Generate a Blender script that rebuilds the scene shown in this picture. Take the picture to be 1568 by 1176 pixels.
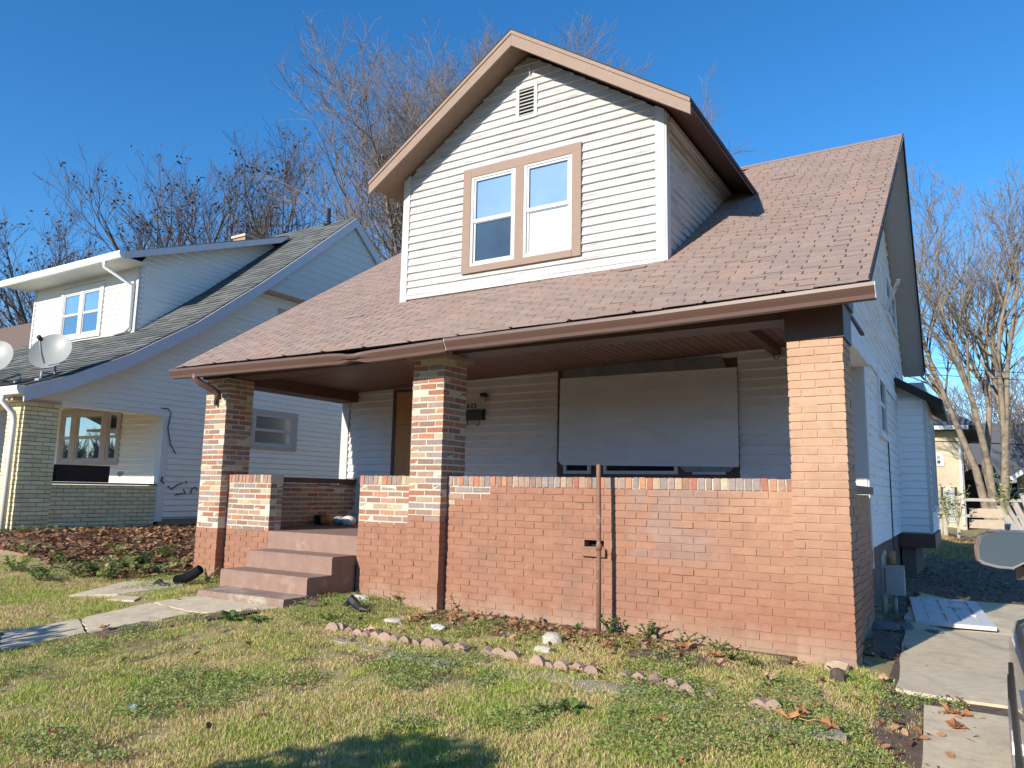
import bpy, bmesh, math, random
import numpy as np
from mathutils import Vector, Matrix

for o in list(bpy.data.objects):
    bpy.data.objects.remove(o, do_unlink=True)
SC = bpy.context.scene
COL = SC.collection
rnd = random.Random(7)
NR = np.random.default_rng(11)

# ------------------------------------------------------------------ camera
CAM = np.array([0.8169, -6.3181, 1.2544])
RT = np.array([0.85299, 0.52157, 0.01912]); UP = np.array([0.05772, -0.13067, 0.98974]); FW = np.array([-0.51872, 0.84314, 0.14156])
FPX = 1144.09
cd = bpy.data.cameras.new("camera"); cam = bpy.data.objects.new("camera", cd); COL.objects.link(cam)
cd.sensor_width = 36.0; cd.lens = FPX / 1568 * 36.0; cd.clip_start = 0.05; cd.clip_end = 3000
cam.matrix_world = Matrix(((RT[0], UP[0], -FW[0], CAM[0]), (RT[1], UP[1], -FW[1], CAM[1]), (RT[2], UP[2], -FW[2], CAM[2]), (0, 0, 0, 1)))
SC.camera = cam

# ------------------------------------------------------------------ sky, sun, exposure
SUN_TO = Vector((-0.20, -1.0, 0.43)).normalized()
sun_el = math.asin(SUN_TO.z); sun_az = math.atan2(SUN_TO.x, SUN_TO.y)
W = bpy.data.worlds.new("World"); SC.world = W; W.use_nodes = True
nt = W.node_tree
sky = nt.nodes.new("ShaderNodeTexSky"); sky.sky_type = 'NISHITA'; sky.sun_disc = False
sky.sun_elevation = sun_el; sky.sun_rotation = sun_az; sky.altitude = 200; sky.air_density = 1.0; sky.dust_density = 0.0; sky.ozone_density = 5.0
hsv = nt.nodes.new("ShaderNodeHueSaturation"); hsv.inputs["Saturation"].default_value = 1.20; nt.links.new(sky.outputs[0], hsv.inputs["Color"]); nt.links.new(hsv.outputs[0], nt.nodes["Background"].inputs[0]); nt.nodes["Background"].inputs[1].default_value = 0.145
sd = bpy.data.lights.new("sun", 'SUN'); sun = bpy.data.objects.new("sun", sd); COL.objects.link(sun)
sd.energy = 4.5; sd.angle = math.radians(0.55); sd.color = (1.0, 0.92, 0.79)
sun.rotation_euler = (-SUN_TO).to_track_quat('-Z', 'Y').to_euler()
SC.view_settings.view_transform = 'Standard'; SC.view_settings.look = 'None'
SC.view_settings.exposure = 0.55; SC.view_settings.gamma = 1.0; SC.view_settings.use_curve_mapping = False

# ------------------------------------------------------------------ pixel -> place helpers (1568 x 1176 pixel grid)
def ray(px, py):
    return FW + RT * (px - 784) / FPX - UP * (py - 588) / FPX
def at(px, py, x=None, y=None, z=None):
    d = ray(px, py)
    t = (x - CAM[0]) / d[0] if x is not None else (y - CAM[1]) / d[1] if y is not None else (z - CAM[2]) / d[2]
    return CAM + t * d
def sstep(t):
    t = np.clip(t, 0, 1); return t * t * (3 - 2 * t)
def gz(x, y):
    """height of the ground"""
    x = np.asarray(x, float); y = np.asarray(y, float)
    z = 0.045 * np.clip(y + 0.35, -9.0, 0)
    z = z + 0.47 * sstep((-8.0 - x) / 2.9) * sstep((y + 2.9) / 2.3)
    z = z + 0.03 * sstep((-0.5 - x) / 3) * sstep((y + 1.5) / 1.2)
    z = z - 0.10 * sstep((x + 0.15) / 0.55)
    z = z + 0.065 * sstep((-3.8 - x) / 1.3) * sstep((y + 2.8) / 1.7) * (1 - sstep((-8.0 - x) / 2.9))
    return z
def on_ground(px, py):
    d = ray(px, py); t = 1.0
    while t < 60:
        p = CAM + d * t
        if p[2] < float(gz(p[0], p[1])): break
        t += 0.02
    p = CAM + d * (t - 0.01)
    return np.array([p[0], p[1], float(gz(p[0], p[1]))])

# ------------------------------------------------------------------ materials
MATS = {}
def mat(name, col, rough=0.85, var=0.18, scale=6.0, bump=0.0, bscale=60.0, col2=None, thr=(0.45, 0.65), cscale=5.0, metallic=0.0,
        spec=0.3, rand=0.0, stretch=(1, 1, 1), coat=0.0, detail=6.0):
    """Principled with world-space noise tint, an optional second colour in patches, per-piece random tint and fine relief"""
    if name in MATS: return MATS[name]
    m = bpy.data.materials.new(name); m.use_nodes = True; N = m.node_tree.nodes; L = m.node_tree.links
    b = N["Principled BSDF"]; b.inputs["Roughness"].default_value = rough; b.inputs["Metallic"].default_value = metallic
    b.inputs["Specular IOR Level"].default_value = spec
    if coat: b.inputs["Coat Weight"].default_value = coat; b.inputs["Coat Roughness"].default_value = 0.05
    g = N.new("ShaderNodeNewGeometry"); mp = N.new("ShaderNodeMapping"); mp.inputs["Scale"].default_value = stretch
    L.new(g.outputs["Position"], mp.inputs["Vector"])
    n = N.new("ShaderNodeTexNoise"); n.inputs["Scale"].default_value = scale; n.inputs["Detail"].default_value = detail; n.inputs["Roughness"].default_value = 0.65
    L.new(mp.outputs[0], n.inputs["Vector"])
    mr = N.new("ShaderNodeMapRange"); mr.inputs["From Min"].default_value = 0.25; mr.inputs["From Max"].default_value = 0.75
    mr.inputs["To Min"].default_value = 1 - var; mr.inputs["To Max"].default_value = 1 + var
    L.new(n.outputs["Fac"], mr.inputs["Value"])
    src = None
    if col2 is not None:
        n2 = N.new("ShaderNodeTexNoise"); n2.inputs["Scale"].default_value = cscale; n2.inputs["Detail"].default_value = 8; n2.inputs["Roughness"].default_value = 0.7
        L.new(mp.outputs[0], n2.inputs["Vector"])
        r2 = N.new("ShaderNodeMapRange"); r2.inputs["From Min"].default_value = thr[0]; r2.inputs["From Max"].default_value = thr[1]; r2.clamp = True
        L.new(n2.outputs["Fac"], r2.inputs["Value"])
        mx = N.new("ShaderNodeMix"); mx.data_type = 'RGBA'; mx.inputs[6].default_value = (*col, 1); mx.inputs[7].default_value = (*col2, 1)
        L.new(r2.outputs[0], mx.inputs[0]); src = mx.outputs[2]
    else:
        rgb = N.new("ShaderNodeRGB"); rgb.outputs[0].default_value = (*col, 1); src = rgb.outputs[0]
    fac = mr.outputs[0]
    if rand:
        oi = N.new("ShaderNodeObjectInfo"); ad = N.new("ShaderNodeMath"); ad.operation = 'ADD'
        L.new(oi.outputs["Random"], ad.inputs[0]); L.new(g.outputs["Random Per Island"], ad.inputs[1])
        fr = N.new("ShaderNodeMath"); fr.operation = 'FRACT'; L.new(ad.outputs[0], fr.inputs[0])
        rr = N.new("ShaderNodeMapRange"); rr.inputs["To Min"].default_value = 1 - rand; rr.inputs["To Max"].default_value = 1 + rand
        L.new(fr.outputs[0], rr.inputs["Value"])
        mu = N.new("ShaderNodeMath"); mu.operation = 'MULTIPLY'; L.new(fac, mu.inputs[0]); L.new(rr.outputs[0], mu.inputs[1]); fac = mu.outputs[0]
    vm = N.new("ShaderNodeVectorMath"); vm.operation = 'SCALE'; L.new(src, vm.inputs[0]); L.new(fac, vm.inputs["Scale"])
    L.new(vm.outputs[0], b.inputs["Base Color"])
    if bump:
        nb = N.new("ShaderNodeTexNoise"); nb.inputs["Scale"].default_value = bscale; nb.inputs["Detail"].default_value = 5
        L.new(mp.outputs[0], nb.inputs["Vector"])
        bp = N.new("ShaderNodeBump"); bp.inputs["Strength"].default_value = bump; bp.inputs["Distance"].default_value = 0.01
        L.new(nb.outputs["Fac"], bp.inputs["Height"]); L.new(bp.outputs[0], b.inputs["Normal"])
    MATS[name] = m
    return m
def mat_palette(name, cols, rough=0.85, var=0.2, scale=25.0, bump=0.4, bscale=90.0, patch=None, spec=0.25, trans=0.0):
    """every piece (object or mesh island) takes one colour of a palette; noise tints it"""
    if name in MATS: return MATS[name]
    m = mat(name, (1, 1, 1), rough, var, scale, bump, bscale, spec=spec); N = m.node_tree.nodes; L = m.node_tree.links
    vm = [n for n in N if n.bl_idname == "ShaderNodeVectorMath"][0]; g = [n for n in N if n.bl_idname == "ShaderNodeNewGeometry"][0]
    oi = N.new("ShaderNodeObjectInfo"); ad = N.new("ShaderNodeMath"); ad.operation = 'ADD'
    L.new(oi.outputs["Random"], ad.inputs[0]); L.new(g.outputs["Random Per Island"], ad.inputs[1])
    fr = N.new("ShaderNodeMath"); fr.operation = 'FRACT'; L.new(ad.outputs[0], fr.inputs[0])
    r = N.new("ShaderNodeValToRGB"); r.color_ramp.interpolation = 'CONSTANT' if not patch else 'LINEAR'
    e = r.color_ramp.elements
    while len(e) < len(cols): e.new(0.5)
    for i, c in enumerate(cols):
        e[i].position = i / len(cols); e[i].color = (*c, 1)
    L.new(fr.outputs[0], r.inputs[0]); L.new(r.outputs[0], vm.inputs[0])
    if trans:
        b = N["Principled BSDF"]; out = N["Material Output"]
        tr = N.new("ShaderNodeBsdfTranslucent"); ms = N.new("ShaderNodeMixShader"); ms.inputs[0].default_value = trans
        L.new(vm.outputs[0], tr.inputs[0]); L.new(b.outputs[0], ms.inputs[1]); L.new(tr.outputs[0], ms.inputs[2]); L.new(ms.outputs[0], out.inputs[0])
    return m
def mat_glass(name, tint=(0.9, 0.95, 1.0), rough=0.02):
    m = bpy.data.materials.new(name); m.use_nodes = True; N = m.node_tree.nodes; L = m.node_tree.links
    out = N["Material Output"]; N.remove(N["Principled BSDF"])
    t = N.new("ShaderNodeBsdfTransparent"); t.inputs[0].default_value = (*tint, 1)
    gl = N.new("ShaderNodeBsdfGlossy"); gl.inputs["Roughness"].default_value = rough
    f = N.new("ShaderNodeFresnel"); f.inputs[0].default_value = 1.5
    nz = N.new("ShaderNodeTexNoise"); nz.inputs["Scale"].default_value = 1.3
    bp = N.new("ShaderNodeBump"); bp.inputs["Strength"].default_value = 0.05; L.new(nz.outputs[0], bp.inputs["Height"]); L.new(bp.outputs[0], gl.inputs["Normal"])
    ms = N.new("ShaderNodeMixShader"); fm = N.new('ShaderNodeMath'); fm.operation = 'MULTIPLY'; fm.inputs[1].default_value = 0.6; L.new(f.outputs[0], fm.inputs[0]); L.new(fm.outputs[0], ms.inputs[0]); L.new(t.outputs[0], ms.inputs[1]); L.new(gl.outputs[0], ms.inputs[2]); L.new(ms.outputs[0], out.inputs[0])
    MATS[name] = m
    return m

def mat_paint_brick():
    """brown masonry paint, sun-bleached to tan towards the top of the right pier, greyed patches, soil splash at the foot"""
    m = mat("paint_brick", (0.325, 0.160, 0.102), 0.8, 0.15, 7, 0.35, 120, col2=(0.27, 0.15, 0.105), thr=(0.52, 0.72), cscale=1.1, rand=0.045)
    N = m.node_tree.nodes; L = m.node_tree.links
    vm = [n for n in N if n.bl_idname == "ShaderNodeVectorMath"][0]; g = [n for n in N if n.bl_idname == "ShaderNodeNewGeometry"][0]
    src = vm.inputs[0].links[0].from_socket
    sp = N.new("ShaderNodeSeparateXYZ"); L.new(g.outputs["Position"], sp.inputs[0])
    nz = N.new("ShaderNodeTexNoise"); nz.inputs["Scale"].default_value = 4; L.new(g.outputs["Position"], nz.inputs["Vector"])
    def mr(sock, a, b_):
        r = N.new("ShaderNodeMapRange"); r.inputs["From Min"].default_value = a; r.inputs["From Max"].default_value = b_; L.new(sock, r.inputs["Value"]); return r.outputs[0]
    def mul(a, b_):
        r = N.new("ShaderNodeMath"); r.operation = 'MULTIPLY'; L.new(a, r.inputs[0])
        if isinstance(b_, float): r.inputs[1].default_value = b_
        else: L.new(b_, r.inputs[1])
        return r.outputs[0]
    def mix(f, a, colr):
        mx = N.new("ShaderNodeMix"); mx.data_type = 'RGBA'; L.new(f, mx.inputs[0]); L.new(a, mx.inputs[6]); mx.inputs[7].default_value = (*colr, 1); return mx.outputs[2]
    fx = mul(mr(sp.outputs["X"], -2.2, -0.3), mr(sp.outputs["Z"], 0.3, 1.75))
    src = mix(fx, src, (0.485, 0.305, 0.198))
    # the greyed patch right of the pipe
    fp = mul(mul(mr(sp.outputs["X"], -1.95, -1.80), mr(sp.outputs["X"], -0.9, -1.25)), mul(mr(sp.outputs["Z"], 0.62, 0.75), mr(nz.outputs[0], 0.38, 0.5)))
    src = mix(mul(fp, 0.75), src, (0.30, 0.20, 0.165))
    # splash and lime at the foot
    add = N.new("ShaderNodeMath"); add.operation = 'ADD'; L.new(sp.outputs["Z"], add.inputs[0]); L.new(mul(nz.outputs[0], 0.35), add.inputs[1])
    src = mix(mul(mr(add.outputs[0], 0.42, 0.2), 0.7), src, (0.36, 0.26, 0.19))
    n3 = N.new("ShaderNodeTexNoise"); n3.inputs["Scale"].default_value = 5.5; n3.inputs["Detail"].default_value = 12; n3.inputs["Roughness"].default_value = 0.8; L.new(g.outputs["Position"], n3.inputs["Vector"])
    src = mix(mul(mr(n3.outputs[0], 0.60, 0.68), 0.55), src, (0.44, 0.31, 0.24))       # worn, chalky paint
    src = mix(mul(mr(n3.outputs[0], 0.40, 0.33), 0.55), src, (0.17, 0.085, 0.06))      # grime
    L.new(src, vm.inputs[0])
    return m

# ------------------------------------------------------------------ mesh builder
class MB:
    def __init__(s): s.v = []; s.f = []
    def quad(s, a, b, c, d):
        n = len(s.v); s.v += [tuple(a), tuple(b), tuple(c), tuple(d)]; s.f.append((n, n + 1, n + 2, n + 3)); return s
    def poly(s, pts):
        n = len(s.v); s.v += [tuple(p) for p in pts]; s.f.append(tuple(range(n, n + len(pts)))); return s
    def hexa(s, p):
        """8 corners: bottom ring 0-3, top ring 4-7"""
        n = len(s.v); s.v += [tuple(q) for q in p]
        for f in ((3, 2, 1, 0), (4, 5, 6, 7), (0, 1, 5, 4), (1, 2, 6, 5), (2, 3, 7, 6), (3, 0, 4, 7)): s.f.append(tuple(n + i for i in f))
        return s
    def box(s, x0, x1, y0, y1, z0, z1):
        return s.hexa([(x0, y0, z0), (x1, y0, z0), (x1, y1, z0), (x0, y1, z0), (x0, y0, z1), (x1, y0, z1), (x1, y1, z1), (x0, y1, z1)])
    def bar(s, a, b, w, h, up=(0, 0, 1)):
        """box along a-b, w across, h along up"""
        a = Vector(a); b = Vector(b); d = (b - a).normalized(); u = Vector(up); r = d.cross(u)
        if r.length < 1e-4: r = d.cross(Vector((1, 0, 0)))
        r.normalize(); u = r.cross(d).normalized(); r = r * w / 2; u = u * h / 2
        return s.hexa([a - r - u, a + r - u, b + r - u, b - r - u, a - r + u, a + r + u, b + r + u, b - r + u])
    def prism(s, poly, vec):
        """extrude a closed 3-D polygon by vec"""
        n = len(s.v); k = len(poly); vec = Vector(vec)
        s.v += [tuple(p) for p in poly] + [tuple(Vector(p) + vec) for p in poly]
        s.f.append(tuple(n + i for i in range(k))[::-1]); s.f.append(tuple(n + k + i for i in range(k)))
        for i in range(k):
            j = (i + 1) % k; s.f.append((n + i, n + j, n + k + j, n + k + i))
        return s
    def tube(s, pts, rad, n=6, cap=True):
        pts = [Vector(p) for p in pts]; k = len(pts)
        if not hasattr(rad, '__len__'): rad = [rad] * k
        b = len(s.v); d0 = (pts[1] - pts[0]).normalized()
        u = d0.cross(Vector((0.31, 0.17, 0.93)))
        if u.length < 1e-3: u = d0.cross(Vector((1, 0, 0)))
        u.normalize()
        for i, p in enumerate(pts):
            d = (pts[min(i + 1, k - 1)] - pts[max(i - 1, 0)])
            d = d.normalized() if d.length > 1e-9 else d0
            u = (u - d * u.dot(d)); u = u.normalized() if u.length > 1e-6 else d.orthogonal().normalized()
            w = d.cross(u)
            for j in range(n):
                a = 2 * math.pi * j / n; q = p + (u * math.cos(a) + w * math.sin(a)) * rad[i]; s.v.append((q.x, q.y, q.z))
        for i in range(k - 1):
            for j in range(n):
                j2 = (j + 1) % n; s.f.append((b + i * n + j, b + i * n + j2, b + (i + 1) * n + j2, b + (i + 1) * n + j))
        if cap:
            s.f.append(tuple(b + j for j in range(n))[::-1]); s.f.append(tuple(b + (k - 1) * n + j for j in range(n)))
        return s
    def lathe(s, c, prof, n=16, axis=None):
        """prof: (radius, height) list around z at c"""
        b = len(s.v)
        for r, h in prof:
            for j in range(n):
                a = 2 * math.pi * j / n; s.v.append((c[0] + r * math.cos(a), c[1] + r * math.sin(a), c[2] + h))
        for i in range(len(prof) - 1):
            for j in range(n):
                j2 = (j + 1) % n; s.f.append((b + i * n + j, b + i * n + j2, b + (i + 1) * n + j2, b + (i + 1) * n + j))
        s.f.append(tuple(b + j for j in range(n))[::-1]); s.f.append(tuple(b + (len(prof) - 1) * n + j for j in range(n)))
        return s
    def mesh(s, name, m, org=(0, 0, 0), smooth=False):
        me = bpy.data.meshes.new(name)
        o = np.asarray(org, float); v = np.asarray(s.v, float).reshape(-1, 3) - o
        me.from_pydata(v.tolist(), [], s.f)
        if m: me.materials.append(m)
        if smooth: me.polygons.foreach_set("use_smooth", [True] * len(me.polygons))
        me.update(); return me
    def build(s, name, m, parent=None, smooth=False, kind=None, label=None):
        org = parent_origin(parent)
        o = bpy.data.objects.new(name, s.mesh(name, m, org, smooth)); COL.objects.link(o)
        if parent: o.parent = parent
        if kind: o["kind"] = kind
        if label: o["label"] = label
        return o
def parent_origin(p):
    q = Vector((0, 0, 0))
    while p is not None:
        q += p.location; p = p.parent
    return (q.x, q.y, q.z)
def tag(o, label, cat, group=None, kind=None):
    o["label"] = label; o["category"] = cat
    if group: o["group"] = group
    if kind: o["kind"] = kind
    return o
def thing(name, loc, label, cat, group=None):
    o = bpy.data.objects.new(name, None); COL.objects.link(o); o.location = loc; o.empty_display_size = 0.2
    return tag(o, label, cat, group)
def solo(mb, name, m, loc, label, cat, group=None, smooth=False):
    """a thing that is one mesh, its origin at loc"""
    o = bpy.data.objects.new(name, mb.mesh(name, m, loc, smooth)); COL.objects.link(o); o.location = loc
    return tag(o, label, cat, group)
def piece(name, me, loc, parent, rot=None):
    """shared-mesh piece at a world place under parent"""
    o = bpy.data.objects.new(name, me); COL.objects.link(o); o.parent = parent
    o.location = Vector(loc) - Vector(parent_origin(parent))
    if rot is not None: o.rotation_euler = rot
    return o
def np_object(name, V, F, m, kind=None):
    """big mesh from arrays: V (n,3); F list of (m,k) index arrays"""
    me = bpy.data.meshes.new(name)
    tot = sum(f.size for f in F); npoly = sum(len(f) for f in F)
    me.vertices.add(len(V)); me.vertices.foreach_set("co", np.ascontiguousarray(V, dtype=np.float32).ravel())
    me.loops.add(tot); me.loops.foreach_set("vertex_index", np.concatenate([f.ravel() for f in F]).astype(np.int32))
    ls = []; st = 0
    for f in F:
        ls.append(st + np.arange(len(f)) * f.shape[1]); st += f.size
    me.polygons.add(npoly); me.polygons.foreach_set("loop_start", np.concatenate(ls).astype(np.int32))
    me.update(calc_edges=True); me.validate()
    me.materials.append(m)
    o = bpy.data.objects.new(name, me); COL.objects.link(o)
    if kind: o["kind"] = kind
    return o

# ------------------------------------------------------------------ palette
M_white = mat("white_paint", (0.50, 0.50, 0.49), 0.6, 0.09, 9, 0.3, 60, col2=(0.31, 0.295, 0.275), thr=(0.50, 0.68), cscale=4.0, stretch=(.5, .5, 5))
M_trimwhite = mat("trim_white", (0.54, 0.535, 0.52), 0.55, 0.05, 12, 0.1, 60, col2=(0.55, 0.53, 0.48), thr=(0.66, 0.85), cscale=5.0)
M_peel = mat("peeling_white_paint", (0.76, 0.77, 0.78), 0.7, 0.10, 12, 0.4, 70, col2=(0.42, 0.40, 0.38), thr=(0.57, 0.70), cscale=5.0, stretch=(1, 0.5, 3))
M_porchsiding = mat("porch_vinyl", (0.70, 0.665, 0.645), 0.55, 0.05, 5, 0.1, 40, col2=(0.55, 0.53, 0.515), thr=(0.5, 0.75), cscale=2.0, stretch=(1, 1, 2))
M_mauve = mat("mauve_trim", (0.285, 0.198, 0.15), 0.6, 0.08, 10, 0.2, 60, col2=(0.42, 0.31, 0.23), thr=(0.62, 0.72), cscale=7.0, stretch=(0.6, 1, 2))
M_brown = mat("brown_paint", (0.115, 0.062, 0.052), 0.55, 0.12, 6, 0.15, 50)
M_ceiling = mat("ceiling_brown", (0.18, 0.10, 0.08), 0.5, 0.10, 5, 0.1, 50, stretch=(1, 0.3, 1), rand=0.08)
M_gutter = mat("gutter_brown", (0.125, 0.070, 0.055), 0.42, 0.07, 8, col2=(0.20, 0.135, 0.11), thr=(0.62, 0.8), cscale=4.0, stretch=(0.3, 1, 1), spec=0.5)
M_dark = mat("dark_interior", (0.022, 0.02, 0.022), 0.9, 0.2)
M_darkwood = mat("dark_rake", (0.035, 0.028, 0.027), 0.7, 0.2)
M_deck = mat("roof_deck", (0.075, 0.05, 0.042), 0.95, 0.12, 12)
M_shingle = mat("brown_shingle", (0.325, 0.24, 0.20), 0.95, 0.12, 30, 0.6, 260, col2=(0.37, 0.24, 0.185), thr=(0.48, 0.66), cscale=2.6, rand=0.085)
M_mortar = mat("lime_mortar", (0.60, 0.53, 0.42), 0.95, 0.15, 25, 0.6, 140)
M_paint = mat_paint_brick()
M_brick = mat_palette("old_brick", [(0.37, 0.155, 0.10), (0.31, 0.21, 0.165), (0.45, 0.235, 0.14), (0.33, 0.19, 0.14), (0.31, 0.25, 0.225), (0.42, 0.30, 0.205), (0.35, 0.15, 0.10), (0.26, 0.17, 0.135),
                                    (0.40, 0.25, 0.19), (0.47, 0.39, 0.26), (0.34, 0.24, 0.20), (0.46, 0.20, 0.12), (0.27, 0.22, 0.20), (0.37, 0.25, 0.19), (0.31, 0.17, 0.12)], bump=0.7)
M_step = mat("painted_step", (0.285, 0.182, 0.142), 0.8, 0.14, 7, 0.4, 90, col2=(0.38, 0.29, 0.225), thr=(0.54, 0.72), cscale=4.0)
M_conc = mat("concrete", (0.62, 0.52, 0.37), 0.95, 0.18, 9, 0.5, 160, col2=(0.46, 0.385, 0.28), thr=(0.5, 0.72), cscale=2.5, detail=10, spec=.08)
M_found = mat("foundation_block", (0.19, 0.13, 0.11), 0.9, 0.15, 5, 0.4, 60)
M_ply = mat("plywood", (0.46, 0.245, 0.105), 0.75, 0.14, 8, 0.15, 60, stretch=(3, 3, 0.5))
M_board = mat("grey_panel", (0.69, 0.665, 0.66), 0.6, 0.08, 6, 0.06, 40, col2=(0.55, 0.535, 0.535), thr=(0.5, 0.75), cscale=1.6, stretch=(0.5, 1, 2))
M_black = mat("black_metal", (0.02, 0.02, 0.021), 0.45, 0.1, spec=0.5)
M_blackplastic = mat("black_plastic", (0.018, 0.018, 0.019), 0.5, 0.15, 20, spec=0.4)
M_rust = mat("rusty_pipe", (0.24, 0.125, 0.085), 0.7, 0.15, 14, 0.3, 80, col2=(0.36, 0.30, 0.27), thr=(0.56, 0.66), cscale=9.0, metallic=0.1)
M_glass = mat_glass("window_glass")
M_plastic = mat("cloudy_sheet", (0.20, 0.20, 0.205), 0.3, 0.25, 6, 0.6, 9, spec=0.5)
M_curtain = mat("pale_blue_blind", (0.34, 0.43, 0.52), 0.8, 0.10, 3)
M_whitesheet = mat("white_insulation_board", (0.74, 0.74, 0.75), 0.8, 0.06, 18, 0.3, 30)
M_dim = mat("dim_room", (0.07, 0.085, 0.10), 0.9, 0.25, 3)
M_metalgrey = mat("grey_metal", (0.33, 0.35, 0.37), 0.5, 0.1, 8, spec=0.5)
M_soffit = mat("soffit_board", (0.42, 0.42, 0.43), 0.7, 0.06, 6)

# ------------------------------------------------------------------ masonry
BL, BH, BD, MX, MZ = 0.201, 0.0545, 0.098, 0.2125, 0.0667
BRMESH = {}
NBRICK = [0]
def jbox(lx, ly, lz, j, r):
    b = MB(); p = []
    for z in (0, 1):
        for (x, y) in ((0, 0), (1, 0), (1, 1), (0, 1)):
            p.append(((x - .5) * lx + r.uniform(-j, j), (y - .5) * ly + r.uniform(-j, j), (z - .5) * lz + r.uniform(-j, j)))
    b.hexa(p); return b
def brick_mesh(lx, ly, lz, m):
    k = (round(lx, 3), round(ly, 3), round(lz, 3), m.name, rnd.randrange(5))
    if k not in BRMESH: BRMESH[k] = jbox(lx, ly, lz, 0.0022, rnd).mesh("brick", m)
    return BRMESH[k]
class Masonry:
    """bricks of one part: single objects where asked, the rest joined per finish"""
    def __init__(s, part, single=lambda c: False, painted=lambda c: True, mu=None, mp=None, cap=False):
        s.part = part; s.single = single; s.painted = painted; s.mu = mu or M_brick; s.mp = mp or M_paint; s.acc = {}; s.skip = lambda c: False; s.rough = lambda c: rnd.random() < .08
    def brick(s, c, lx, ly, lz=BH, name="brick", force=False):
        if s.skip(c): return
        m = s.mp if s.painted(c) else s.mu
        if m is M_brick and name == 'brick': lx -= .005 * (lx > ly); ly -= .005 * (ly > lx); lz -= .005
        if s.rough(c): lx -= rnd.uniform(.002, .016); lz -= rnd.uniform(0, .008); c = (c[0], c[1] + rnd.uniform(-.006, .008), c[2] + rnd.uniform(-.003, .003))
        c = (c[0] + rnd.uniform(-.001, .001), c[1] + rnd.uniform(-.0015, .0015), c[2] + rnd.uniform(-.001, .001))
        if force or s.single(c):
            if name == "brick": NBRICK[0] += 1
            piece(name, brick_mesh(lx, ly, lz, m), c, s.part)
        else:
            mb = s.acc.setdefault(m.name, MB())
            b = jbox(lx, ly, lz, 0.0022, rnd); n = len(mb.v)
            mb.v += [(x + c[0], y + c[1], z + c[2]) for x, y, z in b.v]; mb.f += [tuple(n + i for i in f) for f in b.f]
    def done(s):
        for k, mb in s.acc.items(): mb.build("brickwork", MATS[k], s.part, kind="stuff")
    def pier(s, x0, x1, y0, y1, z0, n):
        """square pier of two stretchers a side, corners interlocked course by course"""
        w = x1 - x0; d = y1 - y0; g = 0.0095
        for k in range(n):
            z = z0 + (k + .5) * MZ
            if k % 2 == 0:
                L = (w - g) / 2
                for yy in (y0 + BD / 2, y1 - BD / 2):
                    for i in (0, 1): s.brick((x0 + L / 2 + i * (L + g), yy, z), L, BD)
                for xx in (x0 + BD / 2, x1 - BD / 2): s.brick((xx, (y0 + y1) / 2, z), BD, d - 2 * BD - 2 * g)
            else:
                L = (d - g) / 2
                for xx in (x0 + BD / 2, x1 - BD / 2):
                    for i in (0, 1): s.brick((xx, y0 + L / 2 + i * (L + g), z), BD, L)
                for yy in (y0 + BD / 2, y1 - BD / 2): s.brick(((x0 + x1) / 2, yy, z), w - 2 * BD - 2 * g, BD)
    def run(s, u0, u1, fixed, axis, z0, n, depth=BD, sgn=1):
        """stretcher bond; axis 'x': face at y=fixed looking -y ; axis 'y': face at x=fixed looking sgn*x"""
        for k in range(n):
            z = z0 + (k + .5) * MZ; u = u0 - (MX / 2 if k % 2 else 0) + 0.004 * math.sin(k * 2.1)
            while u < u1 - 0.02:
                a, b = max(u, u0), min(u + BL, u1)
                if b - a > 0.03:
                    if axis == 'x': s.brick(((a + b) / 2, fixed + depth / 2, z), b - a, depth)
                    else: s.brick((fixed - sgn * depth / 2, (a + b) / 2, z), depth, b - a)
                u += MX
    def rowlock(s, u0, u1, fixed, axis, z0, h=0.098, depth=0.2, sgn=1):
        n = max(1, round((u1 - u0) / MZ)); st = (u1 - u0) / n
        for i in range(n):
            u = u0 + (i + .5) * st; L = st - 0.010
            if axis == 'x': s.brick((u, fixed + depth / 2, z0 + h / 2), L, depth, h, "cap_brick", True)
            else: s.brick((fixed - sgn * depth / 2, u, z0 + h / 2), depth, L, h, "cap_brick", True)

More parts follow.
